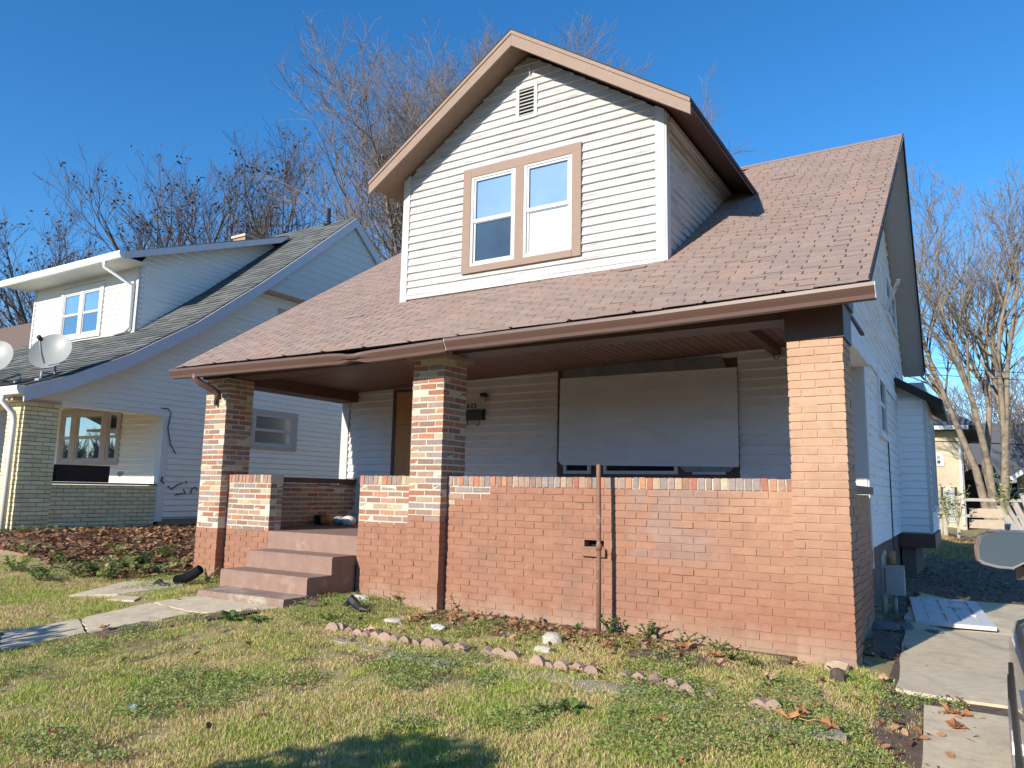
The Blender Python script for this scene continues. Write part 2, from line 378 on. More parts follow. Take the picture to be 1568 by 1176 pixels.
# ------------------------------------------------------------------ siding
def siding(part, P, ulim, z0, z1, expo, m, openings=(), t1=0.026, wob=0.0015, name="siding_board", lip=.012):
    """P(u, t, z) -> point, t outward. One object per lapped board, cut round the openings"""
    z = z0
    while z < z1 - 0.01:
        zt = min(z + expo + 0.012, z1); zc = (z + min(z + expo, z1)) / 2
        a0, b0 = ulim(z + 0.002); a1, b1 = ulim(zt)
        segs = [(a0, b0, a1, b1)]
        for (u0, u1, oz0, oz1) in openings:
            if oz0 < zc < oz1:
                ns = []
                for (p, q, r, s_) in segs:
                    if u1 <= min(p, r) or u0 >= max(q, s_): ns.append((p, q, r, s_)); continue
                    if u0 > min(p, r): ns.append((p, u0, min(r, u0), u0))
                    if u1 < max(q, s_): ns.append((u1, q, u1, max(s_, u1)))
                segs = ns
        for (p, q, r, s_) in segs:
            if q - p < 0.02: continue
            if s_ - r < 0.004: r = s_ = (r + s_) / 2; s_ = r + 0.004
            ns_ = max(1, int((q - p) / .55)); b = MB(); zz0 = z + rnd.uniform(-wob, wob)
            for i in range(ns_ + 1):
                f = i / ns_; tt = t1 + rnd.uniform(-wob, wob * 2); zz = zz0 + rnd.uniform(-wob, wob); ub = p + (q - p) * f; ut = r + (s_ - r) * f
                b.v += [P(ub, 0, zz), P(ub, tt * .3, zz), P(ub, tt, zz + lip), P(ut, .003, zt), P(ut, 0, zt)]
            for i in range(ns_):
                k = i * 5
                for j in range(5): b.f.append((k + j, k + (j + 1) % 5, k + 5 + (j + 1) % 5, k + 5 + j))
            b.f.append((0, 1, 2, 3, 4)); b.f.append(tuple(ns_ * 5 + j for j in (4, 3, 2, 1, 0)))
            b.build(name, m, part)
        z += expo

def window(parent, P, u0, u1, z0, z1, mc, mf, sashes=1, casing=0.10, back=(M_dim, M_dim), mull=0.10, recess=0.03, name="window", header=None, nobottom=False):
    """double-hung sashes in a casing on plane P(u,t,z); glass panes with blinds and dim-room sheets behind them"""
    def bx(mb, a, b, c, d, t0, t1):
        mb.hexa([P(a, t0, c), P(b, t0, c), P(b, t1, c), P(a, t1, c), P(a, t0, d), P(b, t0, d), P(b, t1, d), P(a, t1, d)])
    w = MB(); c = casing
    bx(w, u0, u0 + c, z0, z1, 0.0, 0.046); win = w.build(name, mc, parent)
    w = MB(); bx(w, u1 - c, u1, z0, z1, 0.0, 0.046); w.build("casing", mc, win)
    w = MB(); bx(w, u0 + c, u1 - c, z1 - c, z1, 0.0, 0.044); w.build("casing", mc, win)
    if not nobottom: w = MB(); bx(w, u0 + c, u1 - c, z0, z0 + c * 0.7, 0.0, 0.052); w.build("sill", mc, win)
    iw = (u1 - u0 - 2 * c - (sashes - 1) * mull) / sashes
    for i in range(1, sashes):
        a = u0 + c + i * iw + (i - 1) * mull; w = MB(); bx(w, a, a + mull, z0 + c * 0.7, z1 - c, 0.0, 0.042); w.build("mullion", mc, win)
    for i in range(sashes):
        a = u0 + c + i * (iw + mull); b = a + iw; lo = z0 + c * 0.7; hi = z1 - c; mid = (lo + hi) / 2
        fr = MB(); e = 0.04
        bx(fr, a, a + e, lo, hi, 0.0, 0.036); bx(fr, b - e, b, lo, hi, 0.0, 0.036); bx(fr, a + e, b - e, hi - e * .7, hi, 0.0, 0.035); bx(fr, a + e, b - e, lo, lo + e, 0.0, 0.035)
        fr.build("frame", mf, win)
        for (q0, q1, t, k) in ((mid, hi - e * .7, 0.016, 0), (lo + e, mid, 0.006, 1)):
            s = MB(); r = 0.028
            bx(s, a + e, b - e, q0 - (0.02 if k == 0 else 0), q0 + r, t - .004, t + 0.012); bx(s, a + e, b - e, q1 - r, q1, t - .004, t + 0.010)
            bx(s, a + e, a + e + r, q0 + r, q1 - r, t - .004, t + 0.010); bx(s, b - e - r, b - e, q0 + r, q1 - r, t - .004, t + 0.010)
            s.build("sash", mf, win)
            g = MB(); bx(g, a + e + r, b - e - r, q0 + r, q1 - r, t + 0.002, t + 0.004); g.build("pane", M_glass, win)
            bk = back[i] if isinstance(back[i], tuple) else (back[i], back[i])
            h = MB(); bx(h, a + e, b - e, q0 + 0.004, q1 - 0.004, 0.0008, 0.0016); h.build("pane_backing", bk[k], win)  # dim_room sheets carry the unlit room's darkness in their colour; others are blinds
    return win

# ================================================================== the bungalow
house = thing("bungalow", (-3.9, 2.5, 0), "white clapboard bungalow with brown shingle roof, front dormer and boarded-up brick porch", "house")
YP = 0.12                      # face of the porch wall
YW = 2.50                      # front wall of the house
ZP = 1.395                     # top of the porch wall
ZF = 0.71                      # porch floor
XL, XR = -7.75, -0.15
EY, RY, RZ = -0.33, 5.60, 6.62
def ez(x):                      # sagging eave line
    return float(np.interp(x, [-8.06, -6.0, -4.6, -3.5, 0.25], [2.795, 2.79, 2.785, 2.80, 2.872]))
def roof_z(x, y):
    return ez(x) + (RZ - ez(x)) * (y - EY) / (RY - EY)
KS = 0.012
def xs(y): return XR - KS * (y - 2.5)

# --- foundation, sheathing
MB().box(XL, XR - 0.12, YW + 0.02, 9.9, -0.4, 0.70).build("foundation", M_found, house)
wall_f = MB().box(XL + .02, XR - 0.02, YW, YW + 0.12, 0.66, 2.99).build("front_wall", M_porchsiding, house)
b = MB(); b.prism([(xs(-.2) - .02, -.22, 2.86), (xs(YW) - .02, YW + .121, 2.86), (xs(YW) - .02, YW + .121, .70), (xs(9.9) - .02, 9.9, .70), (xs(9.9) - .02, 9.9, 3.72), (xs(RY) - .02, RY, RZ - .20), (xs(-.2) - .02, -.22, 2.79)], (-0.1, 0, 0))
wall_r = b.build("side_wall", M_peel, house)
b = MB(); b.prism([(XL, -.22, 2.80), (XL, YW + .121, 2.86), (XL, YW + .121, .70), (XL, 9.9, .70), (XL, 9.9, 3.72), (XL, RY, RZ - .20), (XL, -.22, 2.76)], (0.1, 0, 0))
wall_l = b.build("side_wall", M_white, house)
MB().box(XL, XR - .2, 9.8, 9.92, .70, 3.70).build("rear_wall", M_white, house)

# --- porch floor and steps
MB().box(-7.70, -0.12, YP + .012, YW, ZF - .12, ZF).build("porch_floor", M_step, house)
def rough_step(x0, x1, y0, y1, z0, z1, m, label=None, skew=0.0):
    """cast step with a worn, chipped nosing"""
    mb = MB(); n = 36; pf = lambda f: (skew * (1 - f))
    for i in range(n + 1):
        f = i / n; x = x0 + (x1 - x0) * f; c = .010 + abs(rnd.gauss(0, .005)) + (.018 if rnd.random() < .06 else 0); zt = z1 + rnd.uniform(-.0015, .0015) - .012 * pf(f)
        ya = y0 - .02 * pf(f)
        mb.v += [(x, ya, z0), (x, ya + rnd.uniform(-.001, .001), zt - c), (x, ya + c, zt), (x, y1, z1), (x, y1, z0)]
    for i in range(n):
        for j in range(5): k = i * 5; mb.f.append((k + j, k + (j + 1) % 5, k + 5 + (j + 1) % 5, k + 5 + j))
    mb.f.append((0, 1, 2, 3, 4)); mb.f.append(tuple(n * 5 + j for j in range(5)))
    return mb.build("step", m, house, label=label)
rough_step(-6.54, -5.17, -.245, YP + .001, -.1, .503, M_step)
rough_step(-6.56, -5.172, -.588, -.2455, -.1, .312, M_step)
rough_step(-6.44, -5.12, -.94, -.5885, -.12, .135, mat("worn_step", (0.29, 0.195, 0.155), 0.85, 0.14, 6, 0.45, 90, col2=(0.42, 0.36, 0.27), thr=(0.48, 0.62), cscale=4), "worn bottom step with the paint rubbed off", 1.0)
MB().box(-6.634, -5.157, YP + .002, YP + .012, .4, ZF - .001).build("riser", M_step, house)

# --- piers
def pier_core(name, x0, x1, zsplit, ztop, mtop, label):
    p = MB().box(x0 + .007, x1 - .007, .007, .418, -.25, zsplit).build(name, M_paint, house, label=label)
    if ztop > zsplit: MB().box(x0 + .0035, x1 - .0035, .0035, .4215, zsplit + .0005, ztop).build("mortar", mtop, p)
    return p
pr = pier_core("porch_pillar", -.425, 0, 2.515, 2.515, M_mortar, "tan painted brick pillar at the driveway corner")
ms = Masonry(pr, single=lambda c: (c[1] < .16 or c[0] > -.12) and c[1] < .36)
ms.pier(-.425, 0, 0, .425, -.153, 40); ms.done()
b = MB().box(-.437, .012, -.012, .437, 2.516, 2.86).box(-.46, .035, -.035, .46, 2.80, 2.885)
b.build("pillar_head", M_brown, pr)
pm = pier_core("porch_pillar", -4.342, -3.917, 0.98, 2.65, M_mortar, "brick pillar in the middle, unpainted above, brown below")
def pmid(c): return c[2] < (0.94 if c[0] > -4.12 else 1.0) + 0.07 * math.sin(c[0] * 11)
ms = Masonry(pm, painted=pmid); ms.rough = lambda c: c[2] < .36 or rnd.random() < .08; ms.pier(-4.342, -3.917, 0, .425, -.153, 42); ms.done()
MB().box(-4.40, -3.86, -.06, .48, 2.651, 2.74).build("cap_stone", mat("cap_stone", (0.34, 0.27, 0.23), 0.9, 0.15, 9, 0.3), pm)
pl = pier_core("porch_pillar", -7.867, -7.442, 0.71, 2.65, M_mortar, "brick pillar beside the steps with brown painted foot")
ms = Masonry(pl, painted=lambda c: c[2] < .70); ms.pier(-7.867, -7.442, 0, .425, -.153, 42); ms.done()
MB().box(-7.91, -7.40, -.04, .46, 2.651, 2.72).build("cap_stone", M_darkwood, pl)

# --- porch walls
HX0, HX1, HZ0, HZ1 = -2.32, -2.12, 0.745, 0.815      # bricks knocked out beside the pipe
def core(x0, x1, y0, y1, z0, z1, m, parent): return MB().box(x0, x1, y0, y1, z0, z1).build("mortar", m, parent)
pw = MB().box(-3.917, HX0, YP + .007, YP + .30, -.25, 1.292).box(HX1, -.425, YP + .007, YP + .30, -.25, 1.292).box(HX0, HX1, YP + .007, YP + .30, -.25, HZ0).box(HX0, HX1, YP + .007, YP + .30, HZ1, 1.292) \
    .build("porch_wall", M_paint, house, label="long brown painted brick porch wall with a row of bare bricks on top")
core(HX0, HX1, YP + .12, YP + .295, HZ0, HZ1, M_dark, pw)  # not mortar: near-black block, the hole's darkness put into its colour
core(-3.917, -.425, YP + .006, YP + .296, 1.2925, ZP - .006, M_mortar, pw)
core(-3.917, -3.38, YP + .0065, YP + .10, 1.16, 1.2921, M_mortar, pw)
def pwall(c):
    st_ = -3.36 if c[2] > 1.22 else -3.55 if c[2] > 1.155 else -3.80
    return not (c[2] > 1.08 and c[0] < st_)
ms = Masonry(pw, single=lambda c: c[0] > -2.13 and c[2] > .0, painted=pwall)
ms.skip = lambda c: HX0 - .02 < c[0] < HX1 + .02 and HZ0 - .01 < c[2] < HZ1 + .01
ms.run(-3.917, -.425, YP, 'x', 1.291 - 22 * MZ, 22); ms.done()
ms = Masonry(pw, painted=lambda c: False); ms.rowlock(-3.917, -.425, YP - .004, 'x', 1.296, ZP - 1.296, .31)
MB().box(HX0 - .01, HX1 + .03, YP - .04, YP + .05, HZ0 - .075, HZ0 - .004).build("loose_brick", M_paint, pw)
def stub(x0, x1, zs, label):
    p = MB().box(x0, x1 - .006, YP + .007, .315, -.25, zs).build("porch_wall", M_paint, house, label=label)
    core(x0 + .001, x1 - .004, YP + .0035, .316, zs + .0005, ZP - .006, M_mortar, p)
    m_ = Masonry(p, painted=lambda c: c[2] < zs); m_.run(x0, x1, YP, 'x', 1.291 - 22 * MZ, 22)
    m_.run(YP + .104, .32, x1, 'y', 1.291 - 22 * MZ, 22); m_.done()
    m_ = Masonry(p, painted=lambda c: False); m_.rowlock(x0, x1, YP - .004, 'x', 1.296, ZP - 1.296, .208)
    return p
stub(-7.442, -6.636, .71, "short brick wall between the left pillar and the steps")
stub(-5.155, -4.342, .86, "short brick wall between the steps and the middle pillar")
# inner side walls of the porch
p = MB().box(-7.74, -7.447, .43, YW - .01, -.2, 1.27).build("porch_wall", M_mortar, house, label="low brick side wall in shade at the porch end")
ms = Masonry(p, painted=lambda c: c[2] < .8); ms.run(.44, YW - .02, -7.442, 'y', ZF, 9); ms.done()
MB().box(-7.77, -7.42, .43, YW - .02, 1.312, 1.385).build("cap_slab", M_brown, p)
p = MB().box(-.31, -.105, .43, YW - .3, -.25, 1.28).build("porch_wall", M_paint, house, label="brick porch side wall facing the driveway")
ms = Masonry(p, mp=M_paint); ms.run(.43, YW - .3, -.10, 'y', 1.285 - 22 * MZ, 22); ms.done()
MB().box(-.34, -.06, .428, YW - .28, 1.287, 1.36).build("cap_slab", mat("side_cap", (0.22, 0.17, 0.14), 0.9, 0.2, 9, 0.3), p)

# --- ceiling, beam, eave
def cz(x): return 2.75 + (x + 7.75) * 0.0296
ceil = MB().hexa([(-7.7, .12, cz(-7.9) + .03), (-.1, .12, cz(-.1) + .03), (-.1, YW, cz(-.1) + .03), (-7.7, YW, cz(-7.9) + .03), (-7.7, .12, cz(-7.9) + .06), (-.1, .12, cz(-.1) + .06), (-.1, YW, cz(-.1) + .06), (-7.7, YW, cz(-7.9) + .06)]).build("porch_ceiling", M_brown, house)
x = -7.75
cbm = MB().box(-.044, .044, .35, YW - .01, 0, .028).mesh("ceiling_board", M_ceiling)
while x < -.2:
    piece("ceiling_board", cbm, (x + .046, 0, cz(x + .046)), ceil); x += .094
def zb(x): return 2.655 + (x + 7.8) * .0085
MB().hexa([(-7.84, .06, zb(-7.84)), (-.44, .06, zb(-.44)), (-.44, .36, zb(-.44)), (-7.84, .36, zb(-7.84)), (-7.84, .06, 2.90), (-.44, .06, 2.93), (-.44, .36, 2.99), (-7.84, .36, 2.96)]).build("porch_beam", M_brown, house)
MB().hexa([(-7.84, .365, 2.60), (-7.46, .365, 2.60), (-7.46, YW - .01, 2.60), (-7.84, YW - .01, 2.60), (-7.84, .365, 2.85), (-7.46, .365, 2.9), (-7.46, YW - .01, 2.9), (-7.84, YW - .01, 2.85)]).build("porch_beam", M_brown, house)
MB().bar((-1.02, .36, cz(-1) - .05), (-1.02, YW - .015, cz(-1) - .05), .09, .09).build("ceiling_batten", M_brown, house)
MB().box(-.40, -.06, .44, YW - .02, 2.66, 2.86).build("porch_beam", M_peel, house, label="white painted beam over the side opening")
hk = MB().tube([(-1.02, 2.3, cz(-1) - .09), (-1.02, 2.3, cz(-1) - .15), (-.99, 2.3, cz(-1) - .18), (-.96, 2.3, cz(-1) - .15)], .006, 5); hk.build("hook", M_black, house)
sf = MB()
xsn = list(np.linspace(-8.03, .20, 24))
for a, c_ in zip(xsn[:-1], xsn[1:]):
    sf.hexa([(a, EY + .03, ez(a) - .125), (c_, EY + .03, ez(c_) - .125), (c_, .10, ez(c_) - .06), (a, .10, ez(a) - .06), (a, EY + .03, ez(a) - .105), (c_, EY + .03, ez(c_) - .105), (c_, .10, ez(c_) - .04), (a, .10, ez(a) - .04)])
sf.build("eave_soffit", M_mauve, house)
fb = MB()
for a, c_ in zip(xsn[:-1], xsn[1:]):
    fb.hexa([(a, EY, ez(a) - .16), (c_, EY, ez(c_) - .16), (c_, EY + .026, ez(c_) - .16), (a, EY + .026, ez(a) - .16), (a, EY, ez(a) - .03), (c_, EY, ez(c_) - .03), (c_, EY + .026, ez(c_) - .03), (a, EY + .026, ez(a) - .03)])
fb.build("fascia", M_brown, house)

# --- gutters
def gutter(x0, x1, zfun, n, kink=None, cap0=True):
    prof = [(-.004, 0.0), (-.004, -.115), (-.075, -.115), (-.082, -.085), (-.105, -.050), (-.118, -.028), (-.118, 0.0), (-.106, 0.0), (-.106, -.026), (-.094, -.050), (-.072, -.080), (-.066, -.104), (-.014, -.104), (-.014, 0.0)]
    mb = MB(); xs_ = np.linspace(x0, x1, n); k = len(prof)
    for x in xs_:
        for (y, z) in prof:
            dy = dz = 0
            if kink:
                e = math.exp(-((x - kink) / .12) ** 2)
                dy = -.015 * e; dz = (.035 if z < -.06 else -.02) * e
            mb.v.append((x, EY - .004 + y + dy, zfun(x) + z + dz))
    for i in range(n - 1):
        for j in range(k):
            j2 = (j + 1) % k; mb.f.append((i * k + j, i * k + j2, (i + 1) * k + j2, (i + 1) * k + j))
    ec = []
    for x in (x0, x1):
        s = -1 if x == x0 else 1; ec.append(MB().prism([(x + s * .001, EY - .004 + y, zfun(x) + z) for (y, z) in prof[:7]], (s * .006, 0, 0)))
    g_ = mb.build("gutter", M_gutter, house)
    for e_ in ec: e_.build("end_cap", M_gutter if x1 < 0 else M_trimwhite, g_)
    return g_
gutter(-8.06, -3.62, lambda x: float(np.interp(x, [-8.06, -5.2, -4.75, -3.6], [2.738, 2.716, 2.700, 2.735])), 50, kink=-4.85)
gutter(-3.60, .285, lambda x: float(np.interp(x, [-3.6, -1.5, .29], [2.745, 2.772, 2.818])), 12)
hb = MB()
for x in np.arange(-7.8, .2, .62):
    hb.box(x - .012, x + .012, EY - .116, EY + .001, ez(x) - .028, ez(x) - .022)
hb.build("gutter_strap", M_gutter, house)
# downspout elbow at the left pillar, its lower length missing
q = at(300, 575, y=-.38)
MB().tube([(q[0], -.39, 2.665), (q[0], -.39, 2.60), (q[0] + .05, -.33, 2.54), (q[0] + .12, -.20, 2.47), (q[0] + .14, -.14, 2.42), (q[0] + .14, -.13, 2.35)], .043, 10).build("downspout", M_gutter, house, smooth=True)
MB().tube([(-7.62, -.03, 2.40), (-7.62, -.035, 2.35), (-7.62, -.03, 2.29)], .022, 8).build("downspout_bracket", M_black, house)

# --- main roof
def xr(y): return float(np.interp(y, [EY, RY, 10.1], [.235, .222, .135]))
deck = MB(); T = .07
xs_ = list(np.linspace(-8.05, .235, 20))
for a, c_ in zip(xs_[:-1], xs_[1:]):
    deck.hexa([(a, EY, ez(a) - T), (c_, EY, ez(c_) - T), (c_, RY, RZ - T), (a, RY, RZ - T), (a, EY, ez(a) - .026), (c_, EY, ez(c_) - .026), (c_, RY, RZ - .026), (a, RY, RZ - .026)])
deck.hexa([(-8.05, RY, RZ - T), (.222, RY, RZ - T), (.135, 10.1, 3.73 - T), (-8.05, 10.1, 3.73 - T), (-8.05, RY, RZ), (.222, RY, RZ), (.135, 10.1, 3.73), (-8.05, 10.1, 3.73)])
roof = deck.build("roof", M_deck, house)
MB().prism([(-8.05, RY - .15, RZ - .088), (-8.05, RY, RZ + .008), (-8.05, RY + .15, RZ - .088)], (8.27, 0, 0)).build("ridge_cap", M_shingle, roof)
for (xx, xb, nm) in ((.236, .14, 1), (-8.052, -8.052, -1)):
    b = MB()
    def rk(y0, z0, y1, z1, xa, xc, hh=.17):
        s = .014 * nm
        b.hexa([(xa, y0, z0 - hh), (xa + s, y0, z0 - hh), (xc + s, y1, z1 - hh), (xc, y1, z1 - hh), (xa, y0, z0 + .006), (xa + s, y0, z0 + .006), (xc + s, y1, z1 + .006), (xc, y1, z1 + .006)])
    rk(EY, ez(xx), RY - .002, RZ, xx, xx - .012 * nm, .055); rk(RY + .002, RZ, 10.1, 3.73, xx - .012 * nm, xb)
    b.build("rake_board", M_darkwood, roof)
b = MB().hexa([(xs(-.2) + .02, EY + .03, ez(.2) - .135), (.23, EY + .03, ez(.2) - .135), (.215, RY, RZ - .115), (xs(RY) + .012, RY, RZ - .115), (xs(-.2) + .02, EY + .03, ez(.2) - .12), (.23, EY + .03, ez(.2) - .12), (.215, RY, RZ - .10), (xs(RY) + .012, RY, RZ - .10)])
b.hexa([(xs(RY) + .012, RY, RZ - .115), (.215, RY, RZ - .115), (.13, 10.08, 3.73 - .115), (xs(10) + .012, 10.08, 3.73 - .115), (xs(RY) + .012, RY, RZ - .10), (.215, RY, RZ - .10), (.13, 10.08, 3.73 - .10), (xs(10) + .012, 10.08, 3.73 - .10)])
b.build("rake_soffit", M_soffit, roof)
# shingles: every tab its own slab; the largest in view as objects
TH = math.atan2(RZ - 2.82, RY - EY); SL = math.hypot(RZ - 2.82, RY - EY); EX = 0.0815; TW = 0.305
DX0, DX1, DY0 = -5.45, -1.82, 1.05          # dormer footprint
shm = {}
def tab_mesh(w, k):
    if (w, k) not in shm:
        r = random.Random(k); lift = .0085 + .0005 * (k % 3); th = .006
        b = MB(); h = EX * 2 + .005
        z0 = lift + r.uniform(-.0005, .001)
        b.hexa([(-w / 2, 0, z0 - th), (w / 2, r.uniform(-.004, .004), z0 - th), (w / 2, h, 0.001 - .002), (-w / 2, h, 0.001 - .002), (-w / 2, r.uniform(-.004, .004), z0), (w / 2, 0, z0 + r.uniform(-.001, .002)), (w / 2, h, .004), (-w / 2, h, .004)])
        shm[(w, k)] = b
    return shm[(w, k)]
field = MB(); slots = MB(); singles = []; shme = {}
nrow = int(SL / EX)
for j in range(nrow):
    sv = j * EX - .03; yv = EY + sv * math.cos(TH); off = (j % 2) * TW / 2 + .02 * math.sin(j * 1.7)
    x = -8.07 + off - TW
    while x < .245:
        a, c_ = max(x, -8.065), min(x + TW - (.013 if j else .0015), .243); x += TW
        if c_ - a < .05: continue
        xm_ = (a + c_) / 2
        if DX0 - .05 < a and c_ < DX1 + .05 and yv > DY0 + .1: 
            if roof_z(xm_, yv) < 5.2 or abs(xm_ + 3.575) < 1.6: continue
        ww = round(c_ - a, 2); k = rnd.randrange(7)
        th = math.atan2(RZ - ez(xm_), RY - EY)
        loc = (xm_, yv, roof_z(xm_, yv) - .006)
        ca_, sa_ = math.cos(th), math.sin(th)
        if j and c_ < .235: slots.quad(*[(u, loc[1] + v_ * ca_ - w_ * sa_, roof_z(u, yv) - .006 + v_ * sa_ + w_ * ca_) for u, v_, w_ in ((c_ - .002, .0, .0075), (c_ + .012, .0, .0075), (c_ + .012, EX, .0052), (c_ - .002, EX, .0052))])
        if xm_ > -4.6 and j < 40: singles.append((j * .075 - xm_ * .35, ww, k, loc, th))
        else: singles.append((99, ww, k, loc, th))
singles.sort(key=lambda t: t[0])
for i, (key, ww, k, loc, th) in enumerate(singles):
    b = tab_mesh(ww, k)
    if i < 298 and key < 90:
        if (ww, k) not in shme: shme[(ww, k)] = b.mesh("shingle", M_shingle)
        piece("shingle", shme[(ww, k)], loc, roof, (th, 0, rnd.uniform(-.004, .004)))
    else:
        ca, sa = math.cos(th), math.sin(th); n = len(field.v)
        lf = .010 if rnd.random() < .004 else 0
        for (x, y, z) in b.v:
            zz = z + (lf if y < .02 else 0); field.v.append((loc[0] + x, loc[1] + y * ca - zz * sa, loc[2] + y * sa + zz * ca))
        field.f += [tuple(n + q_ for q_ in f) for f in b.f]
field.build("shingle_field", M_shingle, roof, kind="stuff")
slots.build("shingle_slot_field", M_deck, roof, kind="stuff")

# --- dormer
DYF = 0.65; DXC = -3.575; DZP = 6.70; DSL = 0.672; DHW = 2.165
DZE = DZP - DSL * DHW
def droof_y(z): return EY + (z - 2.83) / ((RZ - 2.83) / (RY - EY))
dormer = MB().prism([(DX0 + .02, DY0, 3.60), (DX1 - .02, DY0, 3.60), (DX1 - .02, DY0, DZP - .12 - DSL * (DX1 - DXC)), (DXC, DY0, DZP - .13), (DX0 + .02, DY0, DZP - .12 - DSL * (DXC - DX0))], (0, .1, 0)).build("dormer", M_white, house, label="front dormer with white clapboards and brown window casing")
def hiZ(x): return DZP - .115 - DSL * abs(x - DXC)
P_d = lambda u, t, z: (u, DY0 - t, z)
def dl(z):
    h = (DZP - .12 - z) / DSL; return (max(DX0 + .10, DXC - h), min(DX1 - .10, DXC + h))
WX0, WX1, WZ0, WZ1 = -4.465, -2.815, 3.905, 5.262
VX0, VX1, VZ0, VZ1 = -3.72, -3.42, 5.745, 6.195
siding(dormer, P_d, dl, 3.735, DZP - .16, .1005, M_white, [(WX0, WX1, WZ0, WZ1), (VX0, VX1, VZ0, VZ1)], wob=.003, lip=.006)
b = MB(); 
for (a, c_) in ((DX0, DX0 + .105), (DX1 - .105, DX1)):
    b = MB(); b.prism([(a, DY0 - .030, 3.62), (c_, DY0 - .030, 3.62), (c_, DY0 - .030, hiZ(c_)), (a, DY0 - .030, hiZ(a))], (0, .029, 0)); b.build("corner_board", M_trimwhite, dormer)
b = MB(); b.box(DX1 + .0005, DX1 + .02, DY0 - .022, DY0 + .09, 3.70, 5.38)
b.build("corner_board", M_trimwhite, dormer)
MB().box(DX0 + .106, DX1 - .106, DY0 - .03, DY0 - .001, 3.69, 3.735).build("base_board", M_trimwhite, dormer)
window(house, P_d, WX0, WX1, WZ0, WZ1, M_mauve, M_trimwhite, 2, .115, ((M_curtain, M_dim), (M_curtain, M_whitesheet)), .115)
# louvred vent
b = MB(); f_ = .045
for (a, c_, e, g) in ((VX0, VX0 + f_, VZ0, VZ1), (VX1 - f_, VX1, VZ0, VZ1), (VX0 + f_, VX1 - f_, VZ1 - f_, VZ1), (VX0 + f_, VX1 - f_, VZ0, VZ0 + f_)): b.box(a, c_, DY0 - .03, DY0 - .001, e, g)
vent = b.build("gable_vent", M_trimwhite, house)
MB().box(VX0 + f_, VX1 - f_, DY0 - .006, DY0 - .002, VZ0 + f_, VZ1 - f_).build("vent_back", M_dark, vent)
for i in range(8):
    z = VZ0 + f_ + .012 + i * (VZ1 - VZ0 - 2 * f_) / 8.0
    MB().hexa([(VX0 + f_, DY0 - .028, z), (VX1 - f_, DY0 - .028, z), (VX1 - f_, DY0 - .024, z - .004), (VX0 + f_, DY0 - .024, z - .004), (VX0 + f_, DY0 - .008, z + .022), (VX1 - f_, DY0 - .008, z + .022), (VX1 - f_, DY0 - .004, z + .018), (VX0 + f_, DY0 - .004, z + .018)]).build("slat", M_trimwhite, vent)
MB().tube([(DXC + .05, DY0 - .03, 6.30), (DXC + .05, DY0 - .05, 6.38), (DXC + .06, DY0 - .03, 6.44)], .008, 5).build("hook", M_trimwhite, dormer)
# dormer cheeks
for (xx, sg) in ((DX1, 1), (DX0, -1)):
    zt = DZE + .14
    ck = MB().prism([(xx - sg * .02, DY0 + .02, roof_z(xx, DY0 + .02) - .05), (xx - sg * .02, DY0 + .02, zt), (xx - sg * .02, droof_y(zt) + .05, zt)], (-sg * .06, 0, 0)).build("cheek_wall", M_white, house)
    siding(ck, (lambda u, t, z, xx=xx, sg=sg: (xx - sg * .02 + sg * t, u, z)), lambda z: (DY0 + .092, max(DY0 + .1, droof_y(z) + .02)), roof_z(xx, DY0 + .1), zt - .01, .1005, M_white, lip=.008)
    MB().bar((xx + sg * .02, DY0 + .1, zt - .05), (xx + sg * .02, droof_y(zt) - .05, zt - .05), .03, .06).build("frieze", M_trimwhite, ck)
# dormer roof
for sg in (1, -1):
    e = (DXC + sg * DHW, DYF, DZE); r_ = (DXC, DYF, DZP); yr = droof_y(DZP); ye = droof_y(DZE)
    top = [r_, e, (e[0], ye, DZE), (DXC, yr, DZP)]
    s = MB().prism([Vector(p) for p in top], (0, 0, -.045)); sl = s.build("dormer_roof", M_deck, house)
    MB().prism([Vector(p) + Vector((0, -.02 if i < 2 else 0, .0005)) for i, p in enumerate(top)], (0, 0, .012)).build("roof_edge", M_darkwood, sl)
    und = [Vector((DXC, DYF + .03, DZP - .085)), Vector((e[0] - sg * .01, DYF + .03, DZE - .078)), Vector((e[0] - sg * .01, ye - .03, DZE - .078)), Vector((DXC, ye + .3, DZP - .085))]
    MB().prism(und, (0, 0, .03)).build("soffit", M_mauve if sg < 0 else M_brown, sl)
    # barge boards
    a = Vector((DXC + sg * .001, DYF - .002, DZP)); c_ = Vector((e[0], DYF - .002, DZE))
    MB().prism([a + Vector((0, 0, -.004)), c_ + Vector((0, 0, -.004)), c_ + Vector((0, 0, -.175)), a + Vector((0, 0, -.195))], (0, .03, 0)).build("barge_board", M_mauve, sl)
    MB().prism([a + Vector((0, -.012, -.002)), c_ + Vector((0, -.012, -.002)), c_ + Vector((0, -.012, -.045)), a + Vector((0, -.012, -.05))], (0, .0115, 0)).build("shingle_mould", M_mauve, sl)

